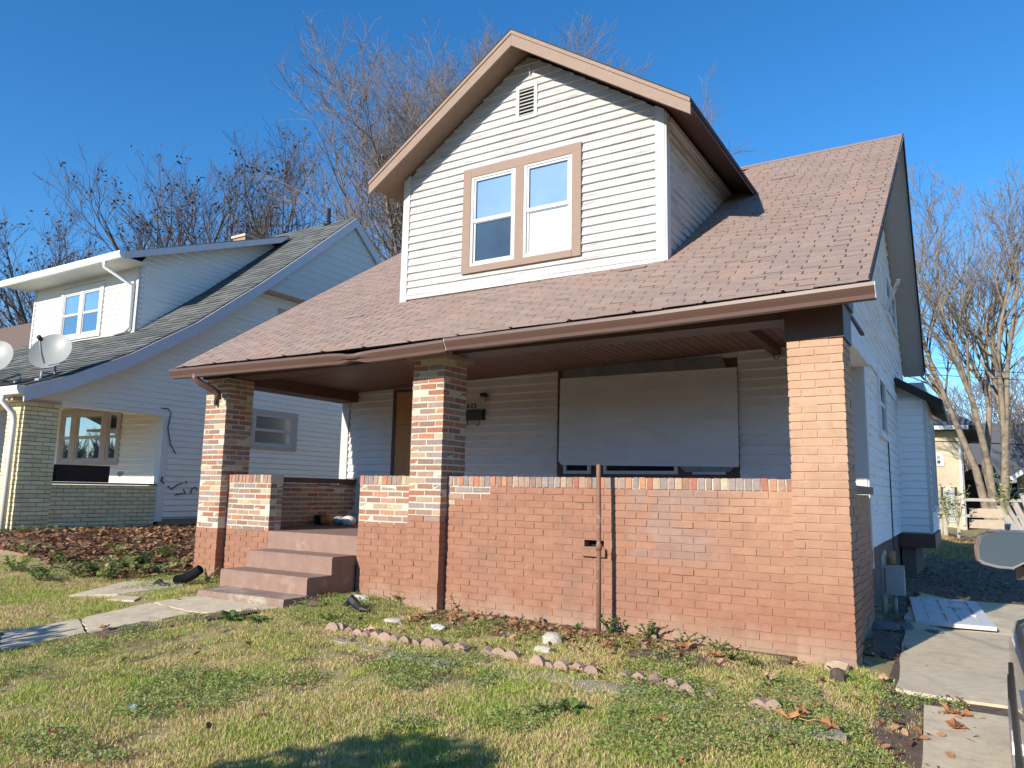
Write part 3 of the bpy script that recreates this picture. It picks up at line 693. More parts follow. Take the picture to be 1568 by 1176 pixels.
# --- porch back wall: siding, door, boarded window
P_f = lambda u, t, z: (u, YW - t, z)
DRX0, DRX1 = -6.73, -5.80
WBX0, WBX1, WBZ0, WBZ1 = -3.875, -1.475, 1.36, 2.87
def cl(z): return (XL + .12, XR - .16)
siding(wall_f, P_f, cl, ZF + .02, 2.99, .1095, M_porchsiding, [(DRX0, DRX1, 0, 2.76), (WBX0, WBX1, WBZ0, WBZ1 + .3)], t1=.030, lip=.016)
MB().box(XL - .03, XL + .119, YW - .045, YW - .001, ZF, 2.80).build("corner_board", M_trimwhite, wall_f)
MB().box(XR - .159, XR + .012, YW - .045, YW - .001, .52, 2.86).build("corner_board", M_trimwhite, wall_f)
MB().box(XR - .0, XR + .03, YW - .029, YW + .07, .52, 2.86).build("corner_board", M_trimwhite, wall_f)
dr = MB().box(DRX0, DRX0 + .06, YW - .035, YW - .001, ZF, 2.72).box(DRX1 - .06, DRX1, YW - .035, YW - .001, ZF, 2.72).box(DRX0, DRX1, YW - .035, YW - .001, 2.7205, 2.76).build("door", M_brown, house, label="front door boarded over with plywood")
for (a, c_) in ((ZF + .01, 1.43), (1.436, 2.22), (2.226, 2.42), (2.426, 2.715)): MB().box(DRX0 + .061, DRX1 - .061, YW - .025, YW - .004, a, c_).build("plywood_sheet", M_ply, dr)
wn = MB().box(WBX0, WBX1, YW - .012, YW - .002, WBZ0, WBZ1).build("window", M_brown, house, label="wide front window hidden behind a grey sheet")
for (px0, px1) in ((865, 906), (926, 1039), (1062, 1112)):
    a = at(px0, 715, y=YW)[0]; c_ = at(px1, 715, y=YW)[0]
    w_ = MB()
    for (q0, q1, q2, q3) in ((a, a + .04, 1.49, 2.80), (c_ - .04, c_, 1.49, 2.80), (a + .04, c_ - .04, 1.49, 1.53), (a + .04, c_ - .04, 2.75, 2.80)): w_.box(q0, q1, YW - .05, YW - .013, q2, q3)
    w_.build("sash", M_trimwhite, wn)
    MB().box(a + .04, c_ - .04, YW - .03, YW - .026, 1.53, 2.75).build("pane", M_glass, wn)
    MB().box(a + .041, c_ - .041, YW - .0135, YW - .0125, 1.531, 2.749).build("pane_backing", M_dark, wn)  # near-black sheet, its colour stands for the unlit room behind the sash
pts = [at(858, 580, y=2.42), at(1128, 562, y=2.42), at(1131, 715, y=2.42), at(860, 712, y=2.42), at(855, 706, y=2.42)]
MB().prism([Vector(p) for p in pts], (0, .02, 0)).build("cover_sheet", M_board, wn)
pl_ = MB()
tp = [at(862, 562, y=2.44), at(1000, 552, y=2.435), at(1105, 546, y=2.44), at(1112, 562, y=2.44), at(1000, 575, y=2.435), at(862, 583, y=2.44)]
pl_.prism([Vector(p) for p in tp], (0, .006, 0)); pl_.build("plastic_sheet", M_plastic, wn); pl_ = MB(); tp = [at(1040, 714, y=2.44), at(1125, 714, y=2.44), at(1118, 722, y=2.44), at(1050, 723, y=2.44)]
pl_.prism([Vector(p) for p in tp], (0, .006, 0)); pl_.build("plastic_sheet", M_plastic, wn)

# --- right side wall: lapped boards, windows, bay
P_s = lambda u, t, z: (xs(u) + t, u, z)
def side_at(px, py):
    d = ray(px, py); t = (XR + KS * 2.5 - KS * CAM[1] - CAM[0]) / (d[0] + KS * d[1]); return CAM + t * d
def sl_(z):
    if z < 2.9: return (YW + .05, 9.9)
    f = EY + (z + .16 - 2.87) / ((RZ - 2.87) / (RY - EY)); bk = 10.1 - (z + .16 - 3.73) / ((RZ - 3.73) / (10.1 - RY))
    return (max(-.2, f), min(9.9, bk))
A = side_at(1339, 557); B = side_at(1353, 662); U1 = side_at(1352, 425); U2 = side_at(1369, 498)
swin = (A[1], B[1] + .25, B[2] - .12, A[2] + .02); uw = (U1[1] - .1, U2[1], U2[2] - .25, U1[2] + .15)
siding(wall_r, P_s, sl_, .72, RZ - .3, .112, M_peel, [swin, uw], t1=.018, wob=.006)
b = MB().hexa([P_s(-.2, .021, 2.80), P_s(9.9, .021, 2.80), P_s(9.9, .035, 2.80), P_s(-.2, .035, 2.80), P_s(-.2, .021, 2.93), P_s(9.9, .021, 2.93), P_s(9.9, .045, 2.93), P_s(-.2, .045, 2.93)])
b.build("frieze_board", M_peel, wall_r)
window(house, P_s, *swin, M_peel, M_trimwhite, 1, .09, (M_dim,))
window(house, P_s, *uw, M_peel, M_trimwhite, 2, .09, (M_dim, M_dim), .08)
a = at(1357, 475, x=XR + .0); c_ = at(1376, 428, x=XR + .25)
MB().bar(a, c_, .05, .02).build("loose_board", M_peel, wall_r)
MB().tube([P_s(5.15, .03, 3.0), P_s(5.15, .035, 2.2), P_s(5.17, .035, 1.2), P_s(5.2, .03, .7), P_s(5.1, .06, .45)], .009, 5).build("cable", M_blackplastic, wall_r)
# bay
BY = 7.55
p0 = at(1383, 815, y=BY); p1 = at(1430, 818, y=BY); pt = at(1408, 610, y=BY)
BX0, BX1, BZ0, BZ1 = xs(BY) - .05, float(p1[0]), float(p1[2]), float(at(1400, 609, y=BY)[2])
M_bay = mat("bay_white", (0.78, 0.79, 0.80), 0.6, 0.05, 5)
bay = MB().box(BX0, BX1 - .02, BY, BY + 2.3, BZ0, BZ1 + .25).build("bay", M_white, house, label="small boxed bay with its own lean-to roof on the driveway side")
siding(bay, lambda u, t, z: (u, BY - t, z), lambda z: (BX0 + .06, BX1 - .05), BZ0 + .01, BZ1, .118, M_bay)
siding(bay, lambda u, t, z: (BX1 - .02 + t, u, z), lambda z: (BY + .03, BY + 2.3), BZ0 + .01, BZ1, .118, M_bay, [(BY + .35, BY + 1.95, 1.05, 2.6)])
window(house, lambda u, t, z: (BX1 - .02 + t, u, z), BY + .35, BY + 1.95, 1.05, 2.6, M_trimwhite, M_trimwhite, 2, .08, (M_dim, M_dim), .08)
MB().box(BX1 - .051, BX1 + .003, BY - .022, BY - .001, BZ0 + .01, BZ1 + .0).build("corner_board", M_trimwhite, bay)
MB().box(BX0, BX1 + .02, BY - .02, BY + 2.32, BZ0 - .22, BZ0 - .002).build("bay_sill", M_brown, bay)
MB().box(BX0 + .02, BX1 - .28, BY + .15, BY + 2.2, -.3, BZ0 - .221).build("bay_footing", M_found, bay)
ta = at(1371, 577, y=BY - .25); tb = at(1443, 612, y=BY - .25); tc = at(1443, 638, y=BY - .25); td = at(1371, 606, y=BY - .25)
ta[0] = td[0] = xs(BY) + .03
MB().prism([Vector(ta), Vector(tb), Vector(tb) + Vector((0, 0, -.13)), Vector(ta) + Vector((0, 0, -.13))], (0, 2.75, 0)).build("bay_roof", M_darkwood, bay)
MB().prism([Vector((ta[0], BY - .02, ta[2] - .14)), Vector((BX1, BY - .02, BZ1 + .14)), Vector((BX1, BY - .02, BZ1 + .004)), Vector((ta[0], BY - .02, BZ1 + .004))], (0, .018, 0)).build("bay_frieze", M_white, bay)
# house number
fc = bpy.data.curves.new("digits", 'FONT'); fc.body = "632"; fc.size = .105; fc.extrude = .004; fc.align_x = 'CENTER'; fc.space_character = 1.15
fo = bpy.data.objects.new("tmp", fc); COL.objects.link(fo); bpy.context.view_layer.update()
me = bpy.data.meshes.new_from_object(fo.evaluated_get(bpy.context.evaluated_depsgraph_get())); bpy.data.objects.remove(fo); me.materials.clear(); me.materials.append(M_black)
q = at(722, 625, y=YW - .02)
hn = piece("house_number", me, (q[0], YW - .02, q[2]), house, (math.pi / 2, 0, 0)); hn["label"] = "black house number 632"

# ------------------------------------------------------------------ things fixed or leaning on the porch
q0 = at(712, 629, y=YW - .02); q1 = at(743, 643, y=YW - .02)
mbx = thing("mailbox", (float((q0[0] + q1[0]) / 2), YW - .03, float(q1[2])), "black wall mailbox with two newspaper hooks under the house number", "mailbox")
bx0, bx1, bz0, bz1 = float(q0[0]), float(q1[0]), float(q1[2]), float(q0[2])
MB().hexa([(bx0, YW - .10, bz0), (bx1, YW - .10, bz0), (bx1, YW - .017, bz0), (bx0, YW - .017, bz0), (bx0, YW - .12, bz1 - .02), (bx1, YW - .12, bz1 - .02), (bx1, YW - .017, bz1), (bx0, YW - .017, bz1)]).build("box", M_black, mbx)
MB().hexa([(bx0 - .008, YW - .13, bz1 - .03), (bx1 + .008, YW - .13, bz1 - .03), (bx1 + .008, YW - .0165, bz1 + .002), (bx0 - .008, YW - .0165, bz1 + .002), (bx0 - .008, YW - .13, bz1 - .018), (bx1 + .008, YW - .13, bz1 - .018), (bx1 + .008, YW - .0165, bz1 + .014), (bx0 - .008, YW - .0165, bz1 + .014)]).build("lid", M_black, mbx)
for fx in (.22, .78):
    x = bx0 + (bx1 - bx0) * fx
    MB().tube([(x, YW - .06, bz0 + .005), (x, YW - .06, bz0 - .06), (x - .012, YW - .075, bz0 - .085), (x - .03, YW - .09, bz0 - .075), (x - .035, YW - .095, bz0 - .05)], .006, 6).build("hook", M_black, mbx, smooth=True)
q = at(744, 608, y=YW - .02)
lt = thing("porch_light", (float(q[0]), YW - .02, float(q[2])), "small black porch lantern with jelly-jar glass beside the mailbox", "wall light")
MB().lathe((q[0], YW - .09, q[2] + .02), [(.01, .03), (.05, .02), (.055, -.01), (.04, -.02)], 14).build("hood", M_black, lt, smooth=True)
MB().tube([(q[0], YW - .016, q[2] + .03), (q[0], YW - .09, q[2] + .03)], .028, 10).build("bracket", M_black, lt, smooth=True)
MB().lathe((q[0], YW - .09, q[2] - .1), [(.015, 0), (.035, .02), (.038, .06), (.034, .1)], 14).build("jar", mat("dusty_glass", (0.45, 0.43, 0.4), 0.25, 0.1, spec=0.5), lt, smooth=True)
# iron pipe in front of the porch wall
pb = at(921, 952, z=.0); pt_ = at(916.5, 711, y=-.10)
pipe = thing("iron_pipe", (float(pt_[0]) + .0, -.10, 0), "tall rusty iron pipe standing up against the porch wall", "pipe")
MB().tube([(pt_[0] + .012, -.115, -.15), (pt_[0] + .008, -.105, .8), (pt_[0], -.10, float(pt_[2]) - .01), (pt_[0], -.10, float(pt_[2]))], [.021, .021, .021, .017], 12).build("shaft", M_rust, pipe, smooth=True)
MB().tube([(pt_[0] + .007, -.104, .745), (pt_[0] + .007, -.104, .80)], .027, 12).build("collar", M_rust, pipe, smooth=True)

# ================================================================== the neighbour's house
NX, NR_X = -11.5, -11.15
M_vinyl = mat("neighbour_vinyl", (0.90, 0.87, 0.80), 0.55, 0.06, 3, 0.05, 30, col2=(0.55, 0.53, 0.47), thr=(0.60, 0.78), cscale=1.3, stretch=(1, 0.5, 6))
M_vinylw = mat("neighbour_white_vinyl", (0.66, 0.655, 0.615), 0.55, 0.04, 3)
M_lav = mat("lavender_trim", (0.66, 0.63, 0.66), 0.5, 0.05, 4)
M_pinktrim = mat("pink_trim", (0.52, 0.44, 0.40), 0.6, 0.06, 6)
M_nroof = mat("grey_green_shingle", (0.165, 0.175, 0.155), 0.95, 0.45, 9, 0.6, 200, col2=(0.10, 0.11, 0.10), thr=(0.4, 0.6), cscale=16, stretch=(0.35, 1.2, 1.2))
M_pale = mat("pale_yellow_brick", (0.84, 0.72, 0.44), 0.85, 0.10, 8, 0.3, 120, rand=0.12)
M_palem = mat("pale_mortar", (0.30, 0.26, 0.18), 0.95, 0.15, 20)
M_wgut = mat("white_gutter", (0.78, 0.78, 0.74), 0.35, 0.03, 5, spec=0.5)
NPROF = [(-.72, 2.68), (-.055, 2.945), (.867, 3.434), (2.05, 4.205), (3.444, 5.309), (4.59, 6.281), (6.016, 7.52), (11.3, 3.10)]
NY = [p[0] for p in NPROF]; NZ = [p[1] for p in NPROF]
def nroof(y): return float(np.interp(y, NY, NZ))
def nfront(z): return float(np.interp(z, NZ[:7], NY[:7]))
def nback(z): return float(np.interp(-z, [-7.52, -3.10], [6.016, 11.3]))
nb = thing("neighbour_house", (-14.3, 4, .45), "white vinyl-sided house with grey shingle roof, shed dormer and pale brick porch", "house")
WXL = -17.2
MB().box(WXL, NX - .05, 1.9, 10.9, .0, .66).build("foundation", mat("neighbour_block", (0.33, 0.31, 0.27), 0.9, 0.15), nb)
nw = MB().prism([(NX - .012, 1.86, .64), (NX - .012, 10.9, .64), (NX - .012, 10.9, 3.3)] + [(NX - .012, y, z - .12) for y, z in NPROF[::-1][1:]] + [(NX - .012, -.5, 2.46), (NX - .012, 1.86, 2.46)], (-.1, 0, 0)).build("side_wall", M_vinyl, nb)
P_n = lambda u, t, z: (NX - .012 + t, u, z)
def nl(z):
    if z < 2.46: return (1.93, 10.9)
    return (max(-.5, nfront(z + .13)), min(10.9, nback(z + .13)))
q0 = at(383, 634, x=NX); q1 = at(452, 689, x=NX); q2 = at(425, 450, x=NX); q3 = at(500, 500, x=NX)
nwn = (float(q0[1]), float(q1[1]), float(q1[2]) - .03, float(q0[2]) + .12); nup = (float(q2[1]) + .05, 6.3, 4.0, 4.98)
siding(nw, P_n, nl, .66, 5.20, .105, M_vinyl, [nwn, nup], t1=.030, lip=.018)
window(nb, P_n, *nwn, M_pinktrim, M_trimwhite, 1, .085, ((M_dim, M_dim),))
window(nb, P_n, *nup, M_pinktrim, M_trimwhite, 2, .10, (M_dim, M_dim), .09)
# projecting upper gable
GZ = 5.22
gp = MB().prism([(-11.2, nfront(GZ), GZ), (-11.2, nback(GZ), GZ), (-11.2, 6.016, 7.40)], (-.28, 0, 0)).build("upper_gable", M_pinktrim, nb)
siding(gp, lambda u, t, z: (-11.2 + t, u, z), lambda z: (nfront(z + .1), nback(z + .1)), GZ, 7.3, .165, M_vinylw, t1=.018)
# roof
b = MB()
for (ya, za), (yb, zb_) in zip(NPROF[:-1], NPROF[1:]):
    b.hexa([(-17.6, ya, za - .10), (NR_X, ya, za - .10), (NR_X, yb, zb_ - .10), (-17.6, yb, zb_ - .10), (-17.6, ya, za), (NR_X, ya, za), (NR_X, yb, zb_), (-17.6, yb, zb_)])
nr = b.build("roof", M_nroof, nb)
b = MB()
for (ya, za), (yb, zb_) in zip(NPROF[:-1], NPROF[1:]):
    e = .0005 * (ya > 6)
    b.hexa([(NR_X + .001, ya + e, za - .25), (NR_X + .03, ya + e, za - .25), (NR_X + .03, yb, zb_ - .25), (NR_X + .001, yb, zb_ - .25), (NR_X + .001, ya + e, za - .02), (NR_X + .03, ya + e, za - .02), (NR_X + .03, yb, zb_ - .02), (NR_X + .001, yb, zb_ - .02)])
b.build("rake_board", M_lav, nr)
b = MB()
for (ya, za), (yb, zb_) in zip(NPROF[:5], NPROF[1:6]):
    b.hexa([(NX, ya, za - .16), (NR_X, ya, za - .16), (NR_X, yb, zb_ - .16), (NX, yb, zb_ - .16), (NX, ya, za - .14), (NR_X, ya, za - .14), (NR_X, yb, zb_ - .14), (NX, yb, zb_ - .14)])
b.build("rake_soffit", M_vinylw, nr)
# shingle courses of the strip in view
b = MB()
for i in range(len(NPROF) - 2):
    (ya, za), (yb, zb_) = NPROF[i], NPROF[i + 1]; L = math.hypot(yb - ya, zb_ - za); k = max(1, round(L / .14))
    dy, dz = (yb - ya) / k, (zb_ - za) / k; nrm = Vector((0, -dz, dy)).normalized()
    for j in range(k):
        p = Vector((0, ya + dy * j, za + dz * j)); q = p + Vector((0, dy * 1.2, dz * 1.2)); p1 = p + nrm * .012; q1 = q + nrm * .001
        x = -17.6
        while x < NR_X - .01:
            w_ = rnd.choice((.2, .33, .45, .28)); x1 = min(x + w_ - .004, NR_X); up = rnd.uniform(-.002, .008)
            b.quad((x, p1.y, p1.z + up), (x1, p1.y, p1.z + up), (x1, q1.y, q1.z), (x, q1.y, q1.z)); x += w_
M_ntab = mat("grey_green_tab", (0.155, 0.16, 0.152), 0.95, 0.2, 25, 0.5, 200, rand=0.24)
b.build("shingle_field", M_ntab, nr, kind="stuff")
q = at(503, 340, x=-12.0)
MB().lathe((-12.0, float(q[1]), nroof(float(q[1])) - .03), [(.12, 0), (.10, .06), (.045, .12), (.045, .42)], 10).build("vent_pipe", M_black, nr, smooth=True)
ch = MB().box(-16.3, -15.8, 6.6, 7.1, 6.2, 8.02).build("chimney", mat("chimney_brick", (0.42, 0.25, 0.18), 0.9, 0.2, 20, 0.4), nb)
MB().box(-16.34, -15.76, 6.56, 7.14, 8.021, 8.09).build("chimney_cap", M_conc, ch)
# front gutter and downspout
b = MB(); b.prism([(NR_X + .035, -.725, 2.66), (NR_X + .035, -.725, 2.54), (NR_X + .035, -.80, 2.54), (NR_X + .035, -.84, 2.61), (NR_X + .035, -.84, 2.66)], (-6.4, 0, 0)); b.build("gutter", M_wgut, nb)
MB().tube([(-11.62, -.79, 2.54), (-11.62, -.79, 2.46), (-11.60, -.62, 2.28), (-11.60, -.60, 2.15), (-11.60, -.60, .45)], .045, 8).build("downspout", M_wgut, nb, smooth=True)
MB().box(-17.3, NX, -.70, .02, 2.47, 2.52).build("porch_soffit", M_pinktrim, nb)
MB().box(-17.3, NX - .115, .021, 1.849, 2.80, 2.84).build("porch_ceiling", M_pinktrim, nb)
# porch pier and parapet of pale brick
pp = MB().box(-11.994, NX - .006, -.514, -.006, .2, 2.46).build("porch_pillar", M_palem, nb)
ms = Masonry(pp, single=lambda c: c[0] > -11.62 or c[1] < -.4, painted=lambda c: False, mu=M_pale); ms.rough = lambda c: False
for k in range(33):
    z = .27 + (k + .5) * MZ; ph = .12 if k % 2 else 0
    for (a, c_) in (((-.52, -.315), (-.305, -.10), (-.09, 0)) if k % 2 == 0 else ((-.52, -.42), (-.41, -.205), (-.195, 0))):
        ms.brick((NX - .05, (a + c_) / 2, z), .1, c_ - a)
    for (a, c_) in (((-12.0, -11.8), (-11.79, -11.605)) if k % 2 == 0 else ((-12.0, -11.9), (-11.89, -11.69), (-11.68, -11.605))):
        ms.brick(((a + c_) / 2, -.47, z), c_ - a, .1)
ms.done()
pp = MB().box(-11.80, NX - .046, 0, 1.80, .2, 1.22).build("porch_wall", M_palem, nb)
ms = Masonry(pp, single=lambda c: c[2] > .5, painted=lambda c: False, mu=M_pale); ms.rough = lambda c: False; ms.run(.002, 1.80, NX - .04, 'y', 1.225 - 14 * MZ, 14); ms.done()
MB().box(-11.82, NX - .02, .002, 1.80, 1.226, 1.26).build("cap_slab", M_palem, pp)
MB().box(-16.8, -12.0, -.5, -.25, .2, 1.24).build("porch_wall", M_pale, nb)
MB().box(NX - .13, NX + .012, 1.80, 1.925, .60, 2.47).build("corner_post", M_wgut, nb)
MB().box(-17.2, NX - .14, .1, 1.85, .3, .62).build("porch_floor", M_conc, nb)
nf = MB().box(WXL, NX - .131, 1.85, 1.95, .6, 2.80).build("front_wall", M_vinyl, nb)
P_nf = lambda u, t, z: (u, 1.85 - t, z)
w0 = at(88, 712, y=1.84); w1 = at(188, 640, y=1.84)
nfw = (float(w0[0]), float(w1[0]), float(w0[2]), 2.72)
siding(nf, P_nf, lambda z: (WXL, NX - .132), .64, 2.79, .105, M_vinyl, [nfw], t1=.03, lip=.018)
W3 = nfw[1] - nfw[0]
window(nb, P_nf, nfw[0], nfw[0] + .52, nfw[2], 2.70, M_pinktrim, M_trimwhite, 1, .09, ((M_dim, M_dim),))
window(nb, P_nf, nfw[0] + .5205, nfw[1] - .52, nfw[2], 2.70, M_pinktrim, M_trimwhite, 1, .09, ((mat("beige_curtain", (0.2, 0.19, 0.165), .8, .1, 3), M_dim),))
window(nb, P_nf, nfw[1] - .5195, nfw[1], nfw[2], 2.70, M_pinktrim, M_trimwhite, 1, .09, ((M_dim, M_dim),))
# loose cables on the wall
ca = MB()
def npx(px, py, o=.03): 
    p = at(px, py, x=NX + o); return tuple(p)
ca.tube([npx(247, 625), npx(258, 626), npx(262, 632), npx(257, 655), npx(261, 680), npx(269, 695)], .009, 5)
ca.build("cable", M_blackplastic, nw)
ca = MB()
ca.tube([npx(249, 730), npx(247, 736), npx(251, 740)], .012, 5); ca.tube([npx(257, 744), npx(262, 750), npx(272, 742), npx(280, 740)], .010, 5)
ca.tube([npx(268, 758), npx(278, 756), npx(284, 757), npx(281, 749)], .010, 5); ca.tube([npx(292, 756), npx(294, 748), npx(299, 746), npx(302, 751)], .010, 5); ca.tube([npx(283, 738), npx(286, 737), npx(285, 741)], .009, 5)
ca.build("cable_scrap", M_blackplastic, nw)
# shed dormer
SX0, SX1, SY = -16.95, -13.0, 2.03
sb = nroof(SY) - .03; SZ1 = float(at(208, 413, y=SY)[2]) + .02
sdm = MB().box(SX0, SX1, SY, SY + .1, sb - .05, SZ1 + .12).build("dormer", M_vinylw, nb)
a0 = at(90, 520, y=SY); a1 = at(162, 440, y=SY)
sw = (float(a0[0]) , float(a1[0]), sb + .06, SZ1 - .14)
siding(sdm, lambda u, t, z: (u, SY - t, z), lambda z: (SX0 + .06, SX1 - .06), sb, SZ1, .112, M_vinylw, [sw], t1=.02)
window(nb, lambda u, t, z: (u, SY - t, z), *sw, M_vinylw, M_trimwhite, 2, .10, ((M_curtain, M_dim), (M_curtain, M_dim)), .07)
MB().box(SX0 - .01, SX0 + .06, SY - .028, SY - .001, sb, SZ1).build("corner_board", M_trimwhite, sdm)
MB().box(SX1 - .06, SX1 + .012, SY - .028, SY - .001, sb, SZ1).build("corner_board", M_trimwhite, sdm)
e0 = (1.50, SZ1 + .05); 
p = at(440, 371, x=-12.72); e1 = (5.45, nroof(5.45) + .05)
s = MB().prism([(-17.3, e0[0], e0[1]), (-12.72, e0[0], e0[1]), (-12.72, e1[0], e1[1]), (-17.3, e1[0], e1[1])], (0, 0, .09)).build("dormer_roof", M_nroof, nb)
MB().prism([(-12.715, e0[0], e0[1] - .06), (-12.715, e1[0] - .25, e1[1] - .17), (-12.715, e1[0], e1[1] + .06), (-12.715, e0[0], e0[1] + .08)], (.03, 0, 0)).build("rake_board", M_lav, s)
MB().prism([(-17.28, e0[0] + .02, e0[1] - .012), (-12.72, e0[0] + .02, e0[1] - .012), (-12.72, SY, SZ1 + .03), (-17.28, SY, SZ1 + .03)], (0, 0, -.012)).build("soffit", M_vinylw, s)
b = MB(); b.prism([(-17.3, e0[0] - .002, e0[1] + .07), (-17.3, e0[0] - .002, e0[1] - .05), (-17.3, e0[0] - .075, e0[1] - .05), (-17.3, e0[0] - .115, e0[1] + .02), (-17.3, e0[0] - .115, e0[1] + .07)], (4.62, 0, 0)); b.build("gutter", M_wgut, s)
b = MB().tube([(-13.25, e0[0] - .06, e0[1] - .05), (-13.25, e0[0] - .06, e0[1] - .15), (-13.12, SY - .07, e0[1] - .42), (-13.12, SY - .06, sb + .12), (-13.2, SY - .08, sb + .05), (-13.5, SY - .12, sb + .02)], .04, 8); b.build("downspout", M_wgut, s, smooth=True)
def dz_roof(y): return e0[1] + (e1[1] - e0[1]) * (y - e0[0]) / (e1[0] - e0[0])
def ckl(z):
    yb = nfront(z); lo = SY + .02; 
    yt = e0[0] + (z - e0[1] + .04) * (e1[0] - e0[0]) / (e1[1] - e0[1])
    return (max(lo, yt), max(yb, max(lo, yt) + .001))
ck = MB().prism([(SX1 - .01, SY + .01, sb), (SX1 - .01, SY + .01, SZ1 + .05), (SX1 - .01, 5.2, dz_roof(5.2) - .02), (SX1 - .01, 5.2, nroof(5.2) - .1), (SX1 - .01, 3.44, 5.2), (SX1 - .01, 2.6, 4.5)], (-.06, 0, 0)).build("cheek_wall", M_vinyl, nb)
siding(ck, lambda u, t, z: (SX1 - .01 + t, u, z), ckl, sb, 6.9, .105, M_vinyl, t1=.02)
# flower box on the porch wall, satellite dishes
a0 = at(79, 738, x=-11.65); a1 = at(164, 714, x=-11.65)
fb_ = thing("window_box", (-11.65, .8, 1.26), "long dark wooden planter box on the pale brick porch wall", "planter")
y0, y1, z1 = float(a0[1]) + .02, float(a1[1]), float(a1[2])
MB().box(-11.74, -11.72, y0, y1, 1.262, z1).box(-11.58, -11.56, y0, y1, 1.262, z1).box(-11.72, -11.58, y0, y0 + .02, 1.262, z1).box(-11.72, -11.58, y1 - .02, y1, 1.262, z1 - .03).build("box", M_darkwood, fb_)
MB().box(-11.7195, -11.5805, y0 + .02, y1 - .02, 1.263, z1 - .03).build("soil", mat("potting_soil", (0.06, 0.045, 0.035), .95, .2), fb_)
MB().prism([(-11.5585, y0 + .98, 1.40), (-11.5585, y0 + 1.03, 1.36), (-11.5585, y0 + 1.10, 1.40), (-11.5585, y0 + 1.09, 1.46), (-11.5585, y0 + 1.0, 1.46)], (.002, 0, 0)).build("paint_patch", M_trimwhite, fb_)
def dish(px, py, xx, label, foot, r=.33):
    c = at(px, py, x=xx); c = Vector(c); n = Vector((.50, -.72, .42)).normalized()
    t = thing("satellite_dish", foot, label, "satellite dish")
    u = n.cross(Vector((0, 0, 1))).normalized(); w = u.cross(n).normalized()
    mb = MB(); R_, S_ = 6, 28; m_ = []
    for i in range(R_ + 1):
        f = i / R_
        for j in range(S_):
            a = 2 * math.pi * j / S_; q = c + (u * math.cos(a) * r * .95 + w * math.sin(a) * r) * f + n * (.09 * f * f - .09); mb.v.append(tuple(q))
    for i in range(R_):
        for j in range(S_):
            j2 = (j + 1) % S_; mb.f.append((i * S_ + j, i * S_ + j2, (i + 1) * S_ + j2, (i + 1) * S_ + j))
    mb.build("reflector", mat("dish_grey", (0.30, 0.31, 0.295), .45, .04, 3, spec=.4), t, smooth=True)
    bk = c - n * .10; lo = c - w * (r * .75) + n * .02; tip = c - w * (r * .2) + n * .42 - u * .05
    MB().tube([bk, bk - n * .08, bk - n * .12 - Vector((0, 0, .25)), Vector(foot) + Vector((0, 0, .12)), Vector(foot)], .02, 8).build("mast", M_metalgrey, t, smooth=True)
    MB().tube([lo, (lo + tip) / 2 - w * .03, tip], .014, 6).build("arm", M_metalgrey, t, smooth=True)
    MB().tube([tip + n * .03, tip - n * .05], .035, 8).build("receiver", M_black, t, smooth=True)
    MB().box(foot[0] - .06, foot[0] + .06, foot[1] - .06, foot[1] + .06, foot[2] - .02, foot[2] + .012).build("foot_plate", M_metalgrey, t)
yd_ = -.28
dish(77, 537, -11.3, "round grey satellite dish at the rake edge of the neighbour's grey roof", (-11.32, -.42, nroof(-.42) + .01))
dish(-14, 548, -11.9, "grey satellite dish set in from the rake on the neighbour's front roof slope", (-12.0, -.40, nroof(-.40) + .01))

# house beyond the neighbour
th = thing("brown_roofed_house", (-26, 6, .4), "low house with brown shingle roof beyond the neighbour's dormer", "house")
MB().box(-30, -22, 3, 11, 0, 3.4).build("wall", M_vinyl, th)
MB().prism([(-30.5, 2.4, 3.3), (-30.5, 11.6, 3.3), (-30.5, 7, 6.9)], (9, 0, 0)).build("roof", mat("old_brown_roof", (0.17, 0.12, 0.095), .95, .2, 9), th)
MB().box(-26.5, -25.3, 2.96, 2.99, 1.4, 2.6).build("window", M_dim, th)

# ================================================================== ground
def axis(lo, hi, st, far):
    a = list(np.arange(lo, hi + 1e-6, st)); v = st
    l = [lo]; 
    while l[-1] > -far: v *= 1.35; l.append(l[-1] - v)
    v = st; h = [hi]
    while h[-1] < far: v *= 1.35; h.append(h[-1] + v)
    return np.array(l[:0:-1] + a + h[1:])
ax = axis(-15, 4.5, .13, 700); ay = axis(-9.5, 7, .13, 700)
GX, GY = np.meshgrid(ax, ay, indexing='ij')
bumpz = .012 * np.sin(GX * 3.1 + 1.3 * np.sin(GY * 2.3)) * np.cos(GY * 2.7) * (np.abs(GX) < 16) * (GY < .0) * (GY > -9)
GZ_ = gz(GX, GY) + bumpz - .012
n1, n2 = GX.shape
idx = np.arange(n1 * n2).reshape(n1, n2)
F = np.stack([idx[:-1, :-1], idx[1:, :-1], idx[1:, 1:], idx[:-1, 1:]], -1).reshape(-1, 4)
